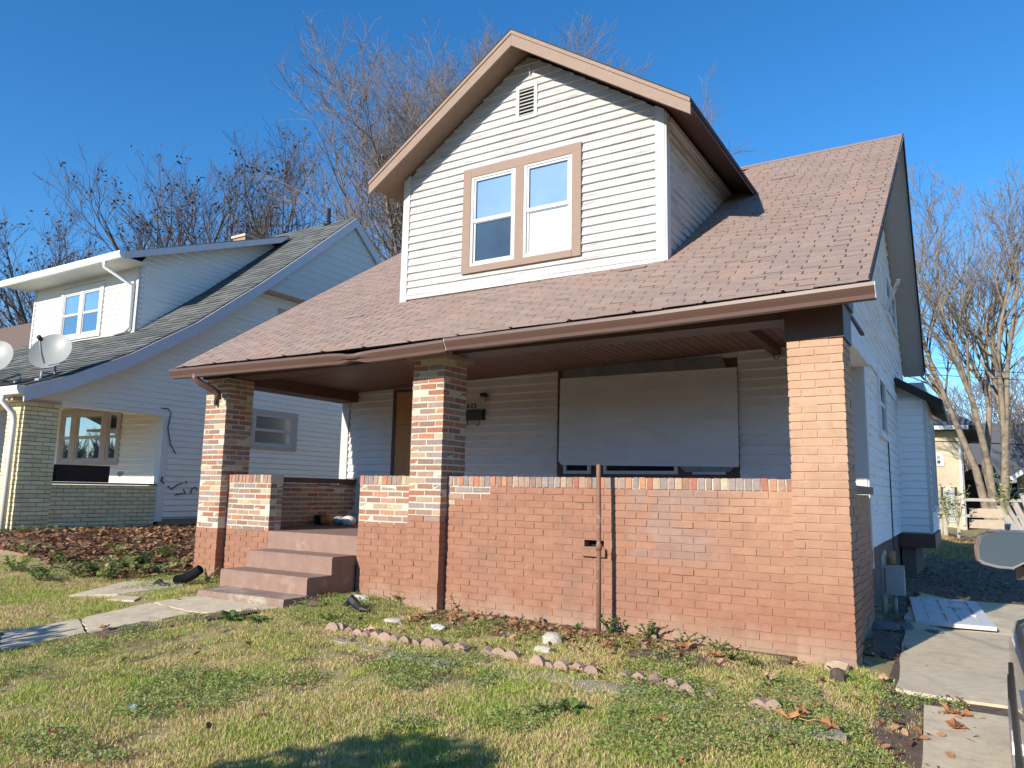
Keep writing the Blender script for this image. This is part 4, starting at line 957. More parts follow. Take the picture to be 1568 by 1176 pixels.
def mat_ground(name, dry, green, soil):
    m = mat(name, dry, 0.95, 0.25, 30, 0.6, 120, col2=green, thr=(0.42, 0.60), cscale=1.5, detail=9)
    N = m.node_tree.nodes; L = m.node_tree.links
    vm = [n for n in N if n.bl_idname == "ShaderNodeVectorMath"][0]; g = [n for n in N if n.bl_idname == "ShaderNodeNewGeometry"][0]
    src = vm.inputs[0].links[0].from_socket
    nz = N.new("ShaderNodeTexNoise"); nz.inputs["Scale"].default_value = 5; nz.inputs["Detail"].default_value = 8; L.new(g.outputs["Position"], nz.inputs["Vector"])
    r = N.new("ShaderNodeMapRange"); r.inputs["From Min"].default_value = .52; r.inputs["From Max"].default_value = .62; L.new(nz.outputs[0], r.inputs["Value"])
    mx = N.new("ShaderNodeMix"); mx.data_type = 'RGBA'; L.new(r.outputs[0], mx.inputs[0]); L.new(src, mx.inputs[6]); mx.inputs[7].default_value = (*soil, 1); L.new(mx.outputs[2], vm.inputs[0])
    return m
M_lawn = mat_ground("lawn_ground", (0.46, 0.34, 0.18), (0.27, 0.25, 0.09), (0.20, 0.135, 0.075))
np_object("ground", np.stack([GX, GY, GZ_], -1).reshape(-1, 3), [F], M_lawn, "structure")
def sheet(name, poly, m, lift=.004, step=.3):
    """ground-hugging sheet over a quad (4 corners x,y)"""
    (a, b_, c_, d) = [np.array(p, float) for p in poly]; n = max(2, int(max(np.linalg.norm(b_ - a), np.linalg.norm(c_ - b_)) / step)); mb = MB()
    for i in range(n + 1):
        for j in range(n + 1):
            s_, t = i / n, j / n; p = (a * (1 - s_) + b_ * s_) * (1 - t) + (d * (1 - s_) + c_ * s_) * t
            mb.v.append((p[0], p[1], float(gz(p[0], p[1])) + lift))
    for i in range(n):
        for j in range(n):
            k = i * (n + 1) + j; mb.f.append((k, k + n + 1, k + n + 2, k + 1))
    return mb.build(name, m, kind="structure")
M_mulch = mat("mulch_soil", (0.15, 0.075, 0.045), 0.95, 0.4, 35, 0.8, 70, col2=(0.27, 0.15, 0.085), thr=(0.45, 0.6), cscale=14)
M_soil = mat("bare_soil", (0.13, 0.095, 0.07), 0.95, 0.3, 20, 0.8, 60, col2=(0.22, 0.15, 0.10), thr=(0.5, 0.65), cscale=4)
sheet("flower_bed", [(-8.15, -.75), (-11.49, -1.35), (-11.49, 4.5), (-7.9, 4.5)], M_mulch, .006)
sheet("flower_bed", [(-11.4905, -1.36), (-15, -1.6), (-15, -.52), (-11.4905, -.52)], M_mulch, .006)
sheet("soil_strip", [(-3.9, -.62), (-.5, -.66), (-.42, .10), (-3.9, .11)], M_soil, .004)
sheet("dirt_patch", [(-.05, .6), (4.5, 5.55), (4.5, 13.5), (-.15, 13.5)], M_soil, .004)
# driveway
def slab(parent, x0, x1, y0, y1, m=M_conc, name="concrete_slab", lift=.025, x0b=None):
    c = [(x0, y0), (x1, y0), (x1, y1), (x0b if x0b is not None else x0, y1)]
    n = 9; mb = MB(); top = []
    ring = []
    for k in range(4):
        a, b_ = c[k], c[(k + 1) % 4]
        for i in range(n):
            f = i / n; x = a[0] + (b_[0] - a[0]) * f + (rnd.uniform(-.02, .02) if k % 2 == 1 or k == 3 else 0); y = a[1] + (b_[1] - a[1]) * f + rnd.uniform(-.012, .012)
            ring.append((x, y))
    base = [(x, y, float(gz(x, y)) - .1) for x, y in ring]; mb.prism([(x, y, z + .1 + lift - .1) for x, y, z in base], (0, 0, .1))
    return mb.build(name, m, parent)
dw = sheet("driveway", [(.40, -14), (3.5, -14), (3.5, 5.7), (.12, 5.7)], M_soil, .006)
slab(dw, .60, 3.4, -14, -9.6); slab(dw, .60, 3.4, -9.55, -5.0); slab(dw, .62, 3.4, -4.97, -.50, x0b=.47); slab(dw, .27, 3.4, -.24, 2.9, x0b=.12); slab(dw, .10, 3.4, 2.93, 5.6)
# street beyond the lawn, behind the camera
sheet("street", [(-60, -24), (60, -24), (60, -17), (-60, -17)], mat("asphalt", (0.05, 0.05, 0.052), .9, .2, 20, .4, 150), .01, 4)
sheet("pavement", [(-60, -15.5), (60, -15.5), (60, -14.1), (-60, -14.1)], M_conc, .012, 4)
# front walk
T_ = [on_ground(*p)[:2] for p in ((309, 917), (232, 925), (120, 951), (0, 970))]; L_ = [on_ground(*p)[:2] for p in ((424, 931), (300, 941), (134, 971), (0, 999))]
T_[0] = np.array([-6.42, -.965]); L_[0] = np.array([-5.16, -.965])
T_.append(T_[3] + (T_[3] - T_[2]) * 2.2); L_.append(L_[3] + (L_[3] - L_[2]) * 2.2)
walk = sheet("path", [T_[0], L_[0], L_[3], T_[3]], M_soil, .004)
def qslab(poly, name="concrete_slab", parent=walk, lift=.018):
    mb = MB(); ring = []
    for k in range(4):
        a, b_ = poly[k], poly[(k + 1) % 4]
        for i in range(9):
            f = i / 9; ring.append((a[0] + (b_[0] - a[0]) * f + rnd.uniform(-.02, .02), a[1] + (b_[1] - a[1]) * f + rnd.uniform(-.02, .02)))
    mb.prism([(x, y, float(gz(x, y)) - .08 + lift) for x, y in ring], (0, 0, .08)); return mb.build(name, M_conc, parent)
for i in range(4):
    dv = (T_[i + 1] - T_[i]); dv = dv / np.linalg.norm(dv) * .012
    qslab([T_[i] + dv, L_[i] + dv, L_[i + 1] - dv, T_[i + 1] - dv])
C0 = on_ground(110, 912); C1 = on_ground(300, 888); C2 = on_ground(250, 887); C3 = on_ground(130, 902)
so = solo(MB().prism([(p[0], p[1], p[2] - .05) for p in (on_ground(105, 914), on_ground(180, 912), on_ground(280, 899), on_ground(278, 889), on_ground(190, 893))], (0, 0, .068)), "paving_slab", M_conc, tuple(on_ground(190, 902)), "grey concrete slab lying across the grass by the leaf bed", "paving slab")
so2 = solo(MB().prism([(p[0], p[1], p[2] - .05) for p in (on_ground(165, 919), on_ground(205, 921), on_ground(215, 915), on_ground(180, 914))], (0, 0, .062)), "paving_slab", M_conc, tuple(on_ground(190, 917)), "small concrete fragment beside the slab near the leaf bed", "paving slab")

# ================================================================== grass, weeds, leaves
def inside(px_, py_, poly):
    c = np.zeros(px_.shape, bool); n = len(poly)
    for i in range(n):
        (x1, y1), (x2, y2) = poly[i], poly[(i + 1) % n]
        k = ((y1 > py_) != (y2 > py_)) & (px_ < (x2 - x1) * (py_ - y1) / (y2 - y1 + 1e-12) + x1); c ^= k
    return c
def vnoise(x, y, s, seed):
    g = np.random.default_rng(seed).random((64, 64)); u, v = x * s, y * s
    i, j = np.floor(u).astype(int), np.floor(v).astype(int); fu, fv = sstep(u - i), sstep(v - j)
    a = g[i % 64, j % 64]; b_ = g[(i + 1) % 64, j % 64]; c_ = g[i % 64, (j + 1) % 64]; d = g[(i + 1) % 64, (j + 1) % 64]
    return (a * (1 - fu) + b_ * fu) * (1 - fv) + (c_ * (1 - fu) + d * fu) * fv
def inset(t, l, f=.10): return [tuple(p + (q - p) * f) for p, q in zip(t, l)] + [tuple(q + (p - q) * f) for p, q in list(zip(t, l))[::-1]]
BLOCK = [inset(T_, L_),
         [(.60, -14), (3.4, -14), (3.4, -.5), (.45, -.5)], [(.25, -.26), (3.4, -.26), (3.4, 5.6), (.1, 5.6)], [(-8.2, -.8), (-11.5, -1.4), (-15, -1.6), (-15, 4.5), (-7.9, 4.5)],
         [(-7.9, -.02), (-4.3, -.02), (0, -.0), (.02, 3), (-7.9, 3)], [(-6.75, -.96), (-5.1, -.96), (-5.1, .2), (-6.75, .2)], [(-3.92, 0.1), (-3.92, .5), (0, .5), (0, .1)]]
def free(x, y):
    k = np.ones(x.shape, bool)
    for p in BLOCK: k &= ~inside(x, y, p)
    return k
def in_view(x, y, z, m=60):
    d = np.stack([x, y, z], -1) - CAM; Z = d @ FW; X = 784 + FPX * (d @ RT) / np.maximum(Z, .01); Y = 588 - FPX * (d @ UP) / np.maximum(Z, .01)
    return (Z > .3) & (X > -m * 4) & (X < 1568 + m * 4) & (Y < 1176 + m * 4)
def scatter(n, x0, x1, y0, y1, fall=1.2, near=3.2):
    out = [];
    while sum(len(o[0]) for o in out) < n:
        x = NR.uniform(x0, x1, n); y = NR.uniform(y0, y1, n); d = np.hypot(x - CAM[0], y - CAM[1])
        k = (NR.random(n) < (near / np.maximum(d, near)) ** fall) & free(x, y) & in_view(x, y, gz(x, y)); out.append((x[k], y[k]))
    return np.concatenate([o[0] for o in out])[:n], np.concatenate([o[1] for o in out])[:n]
def blades(name, x, y, L, wd, m, lean=.9, green=None):
    n = len(x); a = NR.uniform(0, 2 * np.pi, n); le = NR.uniform(.15, lean, n); b = NR.uniform(0, 2 * np.pi, n)
    z = gz(x, y) - .006; base = np.stack([x, y, z], -1); wv = np.stack([np.cos(a), np.sin(a), np.zeros(n)], -1) * (wd / 2)[:, None]
    dirv = np.stack([np.cos(b) * np.sin(le), np.sin(b) * np.sin(le), np.cos(le)], -1)
    d2 = np.stack([np.cos(b) * np.sin(np.minimum(le * 1.9, 1.75)), np.sin(b) * np.sin(np.minimum(le * 1.9, 1.75)), np.cos(np.minimum(le * 1.9, 1.75))], -1)
    mid = base + dirv * (L * .55)[:, None]; tip = mid + d2 * (L * .45)[:, None]
    V = np.stack([base - wv, base + wv, mid + wv * .8, mid - wv * .8, tip], 1).reshape(-1, 3); k = np.arange(n) * 5
    return np_object(name, V, [np.stack([k, k + 1, k + 2, k + 3], -1), np.stack([k + 3, k + 2, k + 4], -1)], m, "stuff")
def mat_grass(name, greens, drys, thr=.5, scale=1.4, soft=.35):
    m = mat(name, (1, 1, 1), .8, .1, 5, spec=.15); N = m.node_tree.nodes; L = m.node_tree.links
    vm = [n for n in N if n.bl_idname == "ShaderNodeVectorMath"][0]; g = [n for n in N if n.bl_idname == "ShaderNodeNewGeometry"][0]
    def ramp(cols):
        r = N.new("ShaderNodeValToRGB"); e = r.color_ramp.elements
        while len(e) < len(cols): e.new(.5)
        for i, c in enumerate(cols): e[i].position = i / (len(cols) - 1); e[i].color = (*c, 1)
        L.new(fr.outputs[0], r.inputs[0]); return r.outputs[0]
    fr = N.new("ShaderNodeMath"); fr.operation = 'FRACT'; mu = N.new("ShaderNodeMath"); mu.operation = 'MULTIPLY'; mu.inputs[1].default_value = 17.31
    L.new(g.outputs["Random Per Island"], mu.inputs[0]); L.new(mu.outputs[0], fr.inputs[0])
    nz = N.new("ShaderNodeTexNoise"); nz.inputs["Scale"].default_value = scale; nz.inputs["Detail"].default_value = 7; nz.inputs["Roughness"].default_value = .7; L.new(g.outputs["Position"], nz.inputs["Vector"])
    a1 = N.new("ShaderNodeMath"); a1.operation = 'MULTIPLY_ADD'; a1.inputs[1].default_value = soft; L.new(g.outputs["Random Per Island"], a1.inputs[0]); L.new(nz.outputs[0], a1.inputs[2])
    r = N.new("ShaderNodeMapRange"); r.inputs["From Min"].default_value = thr + soft / 2 - .04; r.inputs["From Max"].default_value = thr + soft / 2 + .04; L.new(a1.outputs[0], r.inputs["Value"])
    mx = N.new("ShaderNodeMix"); mx.data_type = 'RGBA'; L.new(r.outputs[0], mx.inputs[0]); L.new(ramp(drys), mx.inputs[6]); L.new(ramp(greens), mx.inputs[7]); L.new(mx.outputs[2], vm.inputs[0])
    b = N["Principled BSDF"]; out = N["Material Output"]; tr = N.new("ShaderNodeBsdfTranslucent"); ms = N.new("ShaderNodeMixShader"); ms.inputs[0].default_value = .3
    L.new(vm.outputs[0], tr.inputs[0]); L.new(b.outputs[0], ms.inputs[1]); L.new(tr.outputs[0], ms.inputs[2]); L.new(ms.outputs[0], out.inputs[0])
    return m
M_grass = mat_grass("grass_blades", [(0.25, 0.36, 0.06), (0.44, 0.54, 0.11), (0.30, 0.42, 0.07), (0.58, 0.60, 0.17)], [(0.74, 0.56, 0.29), (0.88, 0.70, 0.40), (0.50, 0.34, 0.17), (0.80, 0.63, 0.36)], thr=.505)
x, y = scatter(640000, -10, .75, -5.2, .1, 1.25)
pn = vnoise(x, y, 2.2, 41) * .55 + vnoise(x, y, 6.5, 43) * .45; k = NR.random(len(x)) < np.clip((pn - .22) * 3.2, .12, 1); x, y, pn = x[k], y[k], pn[k]
blades("grass", x, y, NR.uniform(.014, .04, len(x)) * (.5 + pn * 1.2), NR.uniform(.003, .0055, len(x)), M_grass, 1.1)
# broad-leaved weeds: many little leaves, in patches and along the wall
def leaflets(name, x, y, z, s, m, tilt=.7, kind="stuff"):
    n = len(x); a = NR.uniform(0, 2 * np.pi, n); t = NR.uniform(-tilt, tilt, n); r = NR.uniform(-tilt, tilt, n)
    u = np.stack([np.cos(a) * np.cos(t), np.sin(a) * np.cos(t), np.sin(t)], -1); w0_ = np.stack([-np.sin(a), np.cos(a), np.zeros(n)], -1)
    nrm = np.cross(u, w0_); w_ = w0_ * np.cos(r)[:, None] + nrm * np.sin(r)[:, None]; nrm = np.cross(u, w_)
    c = np.stack([x, y, z], -1); s = s[:, None]
    V = np.stack([c - u * s * .6, c - u * s * .15 + w_ * s * .36 + nrm * s * .10, c + u * s * .35 + w_ * s * .30 + nrm * s * .06, c + u * s * .72, c + u * s * .35 - w_ * s * .30 + nrm * s * .06, c - u * s * .15 - w_ * s * .36 + nrm * s * .10], 1).reshape(-1, 3); k = np.arange(n) * 6
    return np_object(name, V, [np.stack([k, k + 1, k + 2, k + 3], -1), np.stack([k, k + 3, k + 4, k + 5], -1)], m, kind)
M_weed = mat_palette("weed_leaf", [(0.16, 0.25, 0.06), (0.25, 0.35, 0.09), (0.32, 0.41, 0.13), (0.19, 0.29, 0.07), (0.38, 0.43, 0.17)], .6, .15, 20, 0, 90, patch=True, trans=.3)
M_leaf = mat_palette("dry_leaf", [(0.30, 0.15, 0.07), (0.40, 0.22, 0.11), (0.22, 0.11, 0.06), (0.46, 0.28, 0.15), (0.33, 0.17, 0.09), (0.16, 0.09, 0.055), (0.38, 0.26, 0.17)], .8, .25, 40, .2, 60, trans=.2)
x, y = scatter(150000, -9.5, .7, -5, .09, .9)
pn = vnoise(x, y, 1.1, 3) * .6 + vnoise(x, y, 3.3, 5) * .4 + .22 * np.exp(-((y + .35) / .35) ** 2)
k = pn > .60; x, y = x[k][:38000], y[k][:38000]
leaflets("ground_weed", x, y, gz(x, y) + NR.uniform(.004, .05, len(x)) * (.5 + vnoise(x, y, 6, 9)), NR.uniform(.009, .02, len(x)), M_weed)
# leaf litter
LX, LY = [], []
def litter(n, x0, x1, y0, y1, keep=None):
    x = NR.uniform(x0, x1, n); y = NR.uniform(y0, y1, n)
    if keep is not None: k = keep(x, y); x, y = x[k], y[k]
    LX.append(x); LY.append(y)
litter(6000, -11.45, -7.95, -1.3, 4, lambda x, y: (y > -.8 - (-8.15 - x) * .18))
litter(1500, -15, -11.5, -1.55, -.55)
litter(1300, -3.85, -1.2, -.75, .08, lambda x, y: NR.random(len(x)) < np.exp(-((y + .25) / .28) ** 2))
litter(350, -4.3, .3, -1.4, .05, lambda x, y: free(x, y))
litter(420, -10, .6, -5, -.2, lambda x, y: free(x, y) & (vnoise(x, y, 1.3, 21) > .45))
litter(120, .25, .9, -2.5, -.2, lambda x, y: x < .75)
litter(5000, -.1, 4.5, 5.6, 19)
litter(250, -.02, .5, .5, 5.5)
x = np.concatenate(LX); y = np.concatenate(LY)
leaflets("leaf_litter", x, y, gz(x, y) + NR.uniform(.008, .04, len(x)), NR.uniform(.025, .085, len(x)) * np.where(x > -7.9, .68, 1.0), M_leaf, .75)
x = NR.uniform(-2, 3, 16000); y = NR.uniform(13.5, 24, 16000)
blades("grass", x, y, NR.uniform(.05, .12, len(x)), NR.uniform(.01, .02, len(x)), mat_grass("yard_grass", [(0.18, 0.2, 0.05), (0.26, 0.27, 0.08)], [(0.55, 0.35, 0.15), (0.6, 0.42, 0.2)], thr=.62), 1.2)

# ================================================================== small things in the yard
M_edge = mat("edging_concrete", (0.36, 0.25, 0.20), .95, .15, 20, .5, 150, rand=.12)
def cr8(p): return (500 + .2806 * p[0], 880 + .2806 * p[1])
def crb(p): return (600 + .6173 * p[0], 880 + .6173 * p[1])
ed = [cr8(p) for p in ((35, 282), (80, 284), (128, 298), (175, 308), (218, 322), (272, 325), (322, 334), (375, 345), (428, 352), (485, 355), (558, 366), (615, 372), (675, 382), (735, 392), (878, 415), (940, 428), (1008, 440), (1155, 478), (1218, 486), (1285, 496), (1375, 508), (1440, 522))]
ed += [crb(p) for p in ((575, 245), (612, 252), (655, 262), (697, 270), (732, 284), (785, 292), (912, 322), (945, 327))]
edme = []
for v_ in range(3):
    mb = MB(); pf = [(-.062, -.09), (-.062, .0), (-.052, .026), (-.030, .045), (0, .053 + .004 * v_), (.030, .045), (.052, .026), (.062, .0), (.062, -.09)]
    mb.prism([(x, -.03, z) for x, z in pf], (0, .06, 0)); edme.append(mb.mesh("edging_stone", M_edge))
for i, (px, py) in enumerate(ed):
    p = on_ground(px, py + 5)
    o = bpy.data.objects.new("edging_stone", edme[i % 3]); COL.objects.link(o); o.location = (p[0], p[1], p[2] + rnd.uniform(-.012, .016)); s = rnd.uniform(.8, 1.1); o.scale = (s, s, s); o.rotation_euler = (rnd.uniform(-.3, .3), rnd.uniform(-.18, .18), .12 + rnd.uniform(-.35, .35))
    tag(o, "scalloped pinkish concrete edging stone in the row along the weedy bed", "edging stone", "scalloped edging stones in a row before the porch wall")
st_ = [cr8(p) for p in ((125, 358), (265, 397), (430, 437), (595, 477), (885, 475), (1060, 545), (1250, 557), (1445, 607))] + [crb(p) for p in ((492, 280), (580, 287), (712, 324), (950, 373), (1040, 388))]
M_stone = mat("flat_stone", (0.36, 0.32, 0.255), .95, .15, 12, .5, 120, col2=(0.27, 0.245, 0.19), thr=(.5, .65), cscale=5)
for i, (px, py) in enumerate(st_):
    p = on_ground(px, py); mb = MB(); k = 9; r = []
    for j in range(k):
        a = 2 * math.pi * j / k; rr = rnd.uniform(.75, 1.05); r.append((p[0] + .19 * rr * math.cos(a), p[1] + .13 * rr * math.sin(a), p[2] - .03))
    mb.prism(r, (0, 0, .037))
    solo(mb, "stepping_stone", M_stone, tuple(p), "flat grey stepping stone half sunk in the lawn before the edging row", "stepping stone", "stepping stones sunk in the lawn")
def rock(px, py, sx, sy, sz, m, name, label, cat, seed, rot=0., z=None):
    p = on_ground(px, py) if z is None else at(px, py, z=z); r = random.Random(seed); bm = bmesh.new(); bmesh.ops.create_icosphere(bm, subdivisions=2, radius=1)
    for v_ in bm.verts:
        c = v_.co; m_ = max(abs(c.x), abs(c.y), abs(c.z)); c *= (.55 + .45 / m_) * r.uniform(.88, 1.08); c.x *= sx; c.y *= sy; c.z *= sz
    bmesh.ops.rotate(bm, verts=bm.verts, cent=(0, 0, 0), matrix=Matrix.Rotation(rot, 3, 'Z'))
    me = bpy.data.meshes.new(name); bm.to_mesh(me); bm.free(); me.materials.append(m)
    o = bpy.data.objects.new(name, me); COL.objects.link(o); o.location = (p[0], p[1], p[2] + sz * .55); return tag(o, label, cat)
M_rock = mat("pale_rubble", (0.50, 0.46, 0.38), .95, .12, 15, .6, 60)
M_whites = mat("white_plaster", (0.68, 0.66, 0.62), .9, .1, 12, .4, 60)
rock(845, 985, .085, .07, .055, M_rock, "concrete_rubble", "larger lump of pale rubble beside the edging row", "rubble", 1, .3)
rock(832, 999, .08, .05, .035, M_rock, "concrete_rubble", "flat piece of pale rubble in front of the larger lump", "rubble", 2, .2)
rock(671, 963, .10, .05, .025, M_whites, "plaster_fragment", "whitish plaster fragment near the edging stones", "rubble", 3, -.5)
rock(604, 953, .10, .07, .025, M_rock, "plaster_fragment", "grey flat stone lying in weeds by the short brick wall", "rubble", 4, .1)
rock(549, 918, .12, .06, .03, M_whites, "plaster_fragment", "white crumbled plaster beside the concrete steps", "rubble", 5, .5)
rock(1281, 1027, .085, .06, .05, mat("tan_stone", (0.46, 0.34, 0.24), .95, .2, 20, .5, 60), "field_stone", "tan stone at the foot of the corner pillar", "stone", 6, .3)
rock(1283, 1042, .05, .05, .055, mat("dark_stump", (0.10, 0.075, 0.06), .95, .3, 30, .6, 60), "dead_root", "dark dead root clump below the tan stone", "root", 8, .3)
rock(480, 926, .16, .06, .03, mat("dark_clod", (0.13, 0.10, 0.075), .95, .3, 20, .5, 60), "soil_clod", "dark soil clod against the bottom step", "clod", 7, .1)
# black plastic scrap by the steps
p = on_ground(533, 933); mb = MB(); mb.tube([(p[0] - .05, p[1], p[2] + .03), (p[0] + .02, p[1] + .03, p[2] + .09), (p[0] + .10, p[1] + .01, p[2] + .05), (p[0] + .20, p[1] - .03, p[2] + .02), (p[0] + .30, p[1] - .02, p[2] + .015)], [.02, .055, .045, .03, .008], 7)
solo(mb, "plastic_scrap", M_blackplastic, tuple(p), "crumpled black plastic scrap in the weeds beside the steps", "scrap", smooth=False)
p = on_ground(243, 898); mb = MB(); mb.tube([(p[0] - .12, p[1], p[2] + .015), (p[0] - .03, p[1] + .03, p[2] + .05), (p[0] + .08, p[1] - .01, p[2] + .03), (p[0] + .2, p[1], p[2] + .012)], [.015, .035, .03, .012], 6)
solo(mb, "plastic_scrap", M_blackplastic, tuple(p), "torn black plastic scrap beside the corrugated drain pipe", "scrap")
# litter on the lawn
def wrapper(px, py, w, h, colr, name, label):
    p = on_ground(px, py); mb = MB(); n = 5
    for i in range(n + 1):
        for j in range(3):
            mb.v.append((p[0] + (i / n - .5) * w, p[1] + (j / 2 - .5) * h + .01 * math.sin(i * 2), p[2] + .018 + rnd.uniform(0, .022)))
    for i in range(n):
        for j in range(2): k = i * 3 + j; mb.f.append((k, k + 3, k + 4, k + 1))
    solo(mb, name, mat(name + str(px), colr, .4, .1, 30), tuple(p), label, "litter")
wrapper(205, 1088, .10, .05, (0.42, 0.53, 0.60), "plastic_wrapper", "pale blue wrapper lying on the lawn")
wrapper(276, 1086, .03, .03, (0.65, 0.16, 0.14), "red_petal", "small red scrap near the pale blue wrapper")
wrapper(403, 1102, .025, .025, (0.55, 0.08, 0.10), "red_petal", "tiny dark red scrap alone on the open lawn")
wrapper(77, 1128, .03, .025, (0.65, 0.16, 0.14), "red_petal", "small red scrap between the pale blue wrapper and the street")
# big fallen leaves
def big_leaf(i):
    r = random.Random(i); mb = MB(); n = 15; c = len(mb.v); mb.v.append((0, 0, .012))
    for j in range(n):
        a = 2 * math.pi * j / n; rr = .075 * (1.0 if j % 3 == 0 else .62 if j % 3 == 1 else .55) * r.uniform(.8, 1.15)
        mb.v.append((rr * math.cos(a), rr * .8 * math.sin(a), .006 + r.uniform(0, .032) + .02 * abs(math.cos(a))))
    for j in range(n): mb.f.append((0, 1 + j, 1 + (j + 1) % n))
    mb.tube([(-.04, 0, .02), (-.09, .01, .012), (-.13, .0, .02)], .003, 4)
    return mb.mesh("fallen_leaf", mat_palette("big_leaf", [(0.42, 0.20, 0.09), (0.50, 0.27, 0.13), (0.34, 0.15, 0.075), (0.46, 0.30, 0.18)], .75, .25, 30, .3, 50))
bl = [big_leaf(i) for i in range(5)]
for i, (px, py) in enumerate([(1455, 1098), (1470, 1103), (1463, 1124), (1352, 1047), (1275, 1123), (1210, 1110), (1228, 1100), (485, 925), (497, 915), (645, 951), (628, 957), (930, 994), (1052, 995), (1125, 1000), (1095, 1010), (565, 972), (162, 966), (1175, 1047), (880, 1033), (1015, 1110)]):
    p = on_ground(px, py); o = bpy.data.objects.new("fallen_leaf", bl[i % 5]); COL.objects.link(o); o.location = (p[0], p[1], p[2] + .02); o.rotation_euler = (rnd.uniform(-.3, .3), rnd.uniform(-.3, .3), rnd.uniform(0, 6)); s = rnd.uniform(.7, 1.15); o.scale = (s, s, s)
    tag(o, "curled brown fallen leaf lying on the grass or driveway edge", "leaf", "large fallen leaves in the front yard")

# leafy weeds and shrubs
M_plant = mat_palette("plant_leaf", [(0.09, 0.16, 0.04), (0.14, 0.23, 0.06), (0.20, 0.29, 0.08), (0.12, 0.19, 0.05)], .5, .15, 12, 0, 60, patch=True, trans=.3)
M_plantp = mat_palette("plant_leaf_pale", [(0.30, 0.34, 0.12), (0.40, 0.42, 0.17), (0.24, 0.30, 0.08), (0.46, 0.44, 0.20)], .6, .15, 12, 0, 60, patch=True, trans=.3)
def rosette(p, n, L, wd, label, cat="weed", name="weed_plant", m=None, up=.9, group=None, stems=0, hgt=0):
    m = m or M_plant; t = thing(name, (float(p[0]), float(p[1]), float(p[2])), label, cat, group); mb = MB()
    for i in range(n):
        a = rnd.uniform(0, 6.283); el = rnd.uniform(.25, up); l = L * rnd.uniform(.6, 1.1); w_ = wd * rnd.uniform(.7, 1.2)
        b0 = Vector((p[0], p[1], p[2] + rnd.uniform(0, hgt))); d = Vector((math.cos(a) * math.cos(el), math.sin(a) * math.cos(el), math.sin(el))); s_ = Vector((-math.sin(a), math.cos(a), rnd.uniform(-.3, .3)))
        k = len(mb.v)
        for (f, ww, dr) in ((0, .15, 0), (.35, .8, .02), (.7, 1, -.06), (1.0, .05, -.28)):
            c = b0 + d * (l * f) + Vector((0, 0, dr * l))
            mb.v += [tuple(c - s_ * w_ * ww / 2), tuple(c + Vector((0, 0, -.15 * w_ * ww))), tuple(c + s_ * w_ * ww / 2)]
        for r_ in range(3):
            for c_ in range(2): q = k + r_ * 3 + c_; mb.f.append((q, q + 1, q + 4, q + 3))
    mb.build("foliage", m, t)
    if hgt: MB().tube([(p[0], p[1], p[2] - .05), (p[0] + .01, p[1], p[2] + hgt * .5), (p[0], p[1] + .01, p[2] + hgt)], .005, 5).build("stem", m, t)
    return t
def bushy(p, n, R_, H_, s, label, cat="weed", name="leafy_weed", m=None, group=None):
    """many small leaves on thin stems"""
    m = m or M_plant; t = thing(name, (float(p[0]), float(p[1]), float(p[2])), label, cat, group); sm = MB(); mb = MB()
    for i in range(max(4, n // 10)):
        a = rnd.uniform(0, 6.283); tip = Vector((p[0] + R_ * math.cos(a) * rnd.uniform(.2, 1), p[1] + R_ * math.sin(a) * rnd.uniform(.2, 1), p[2] + H_ * rnd.uniform(.5, 1)))
        b0 = Vector((p[0], p[1], p[2])); md = (b0 + tip) / 2 + Vector((0, 0, H_ * .12)); sm.tube([b0, md, tip], [.005, .004, .002], 4)
        for j in range(10):
            f = rnd.uniform(.25, 1); c = (b0 * (1 - f) ** 2 + md * 2 * f * (1 - f) + tip * f * f); a2 = rnd.uniform(0, 6.283); el = rnd.uniform(-.2, .7); l = s * rnd.uniform(.6, 1.2)
            d = Vector((math.cos(a2) * math.cos(el), math.sin(a2) * math.cos(el), math.sin(el))) * l; w_ = Vector((-math.sin(a2), math.cos(a2), rnd.uniform(-.5, .5))) * l * .38; k = len(mb.v)
            mb.v += [tuple(c), tuple(c + d * .4 + w_), tuple(c + d), tuple(c + d * .4 - w_)]; mb.f.append((k, k + 1, k + 2, k + 3))
    sm.build("stem", m, t); mb.build("foliage", m, t); return t
G_w = "small weeds along the porch wall"
for (px, py, n, R_, H_, s) in ((700, 930, 70, .16, .16, .035), (745, 928, 50, .12, .12, .03), (660, 925, 60, .15, .12, .03), (935, 968, 90, .18, .18, .035), (960, 965, 60, .14, .14, .03), (992, 974, 110, .20, .17, .032), (1045, 985, 80, .18, .14, .03), (1098, 994, 70, .15, .12, .03),
                              (1120, 1008, 70, .14, .10, .028), (1150, 1015, 60, .13, .09, .028), (880, 962, 50, .12, .10, .03), (640, 915, 60, .14, .10, .03), (575, 905, 60, .14, .13, .03), (552, 893, 50, .12, .14, .03), (610, 915, 40, .12, .08, .03), (505, 948, 60, .15, .08, .03)):
    bushy(on_ground(px, py + 5), n, R_, H_, s, "low leafy green weed growing at the foot of the brick porch wall", group=G_w)
bushy(at(425, 838, z=.503), 90, .17, .10, .03, "dry olive weed growing on the top step", m=M_plantp)
bushy(on_ground(318, 893), 90, .13, .22, .03, "olive weed beside the drain pipe at the left pillar", m=M_plantp)
rosette(on_ground(352, 950), 34, .17, .045, "dark green dock weed at the edge of the front walk", up=1.0)
rosette(on_ground(395, 950), 26, .14, .04, "dark low weed rosette between the dock weed and the steps", up=.6)
rosette(on_ground(835, 1092), 36, .16, .035, "ragged green weed rosette at the end of the edging row", up=.9, m=M_plantp)
rosette(on_ground(875, 1090), 30, .15, .035, "broad green weed rosette beside the ragged one", up=.9)
rosette(on_ground(1200, 1082), 26, .10, .03, "green weed rosette before the corner pillar on bare lawn", up=.7)
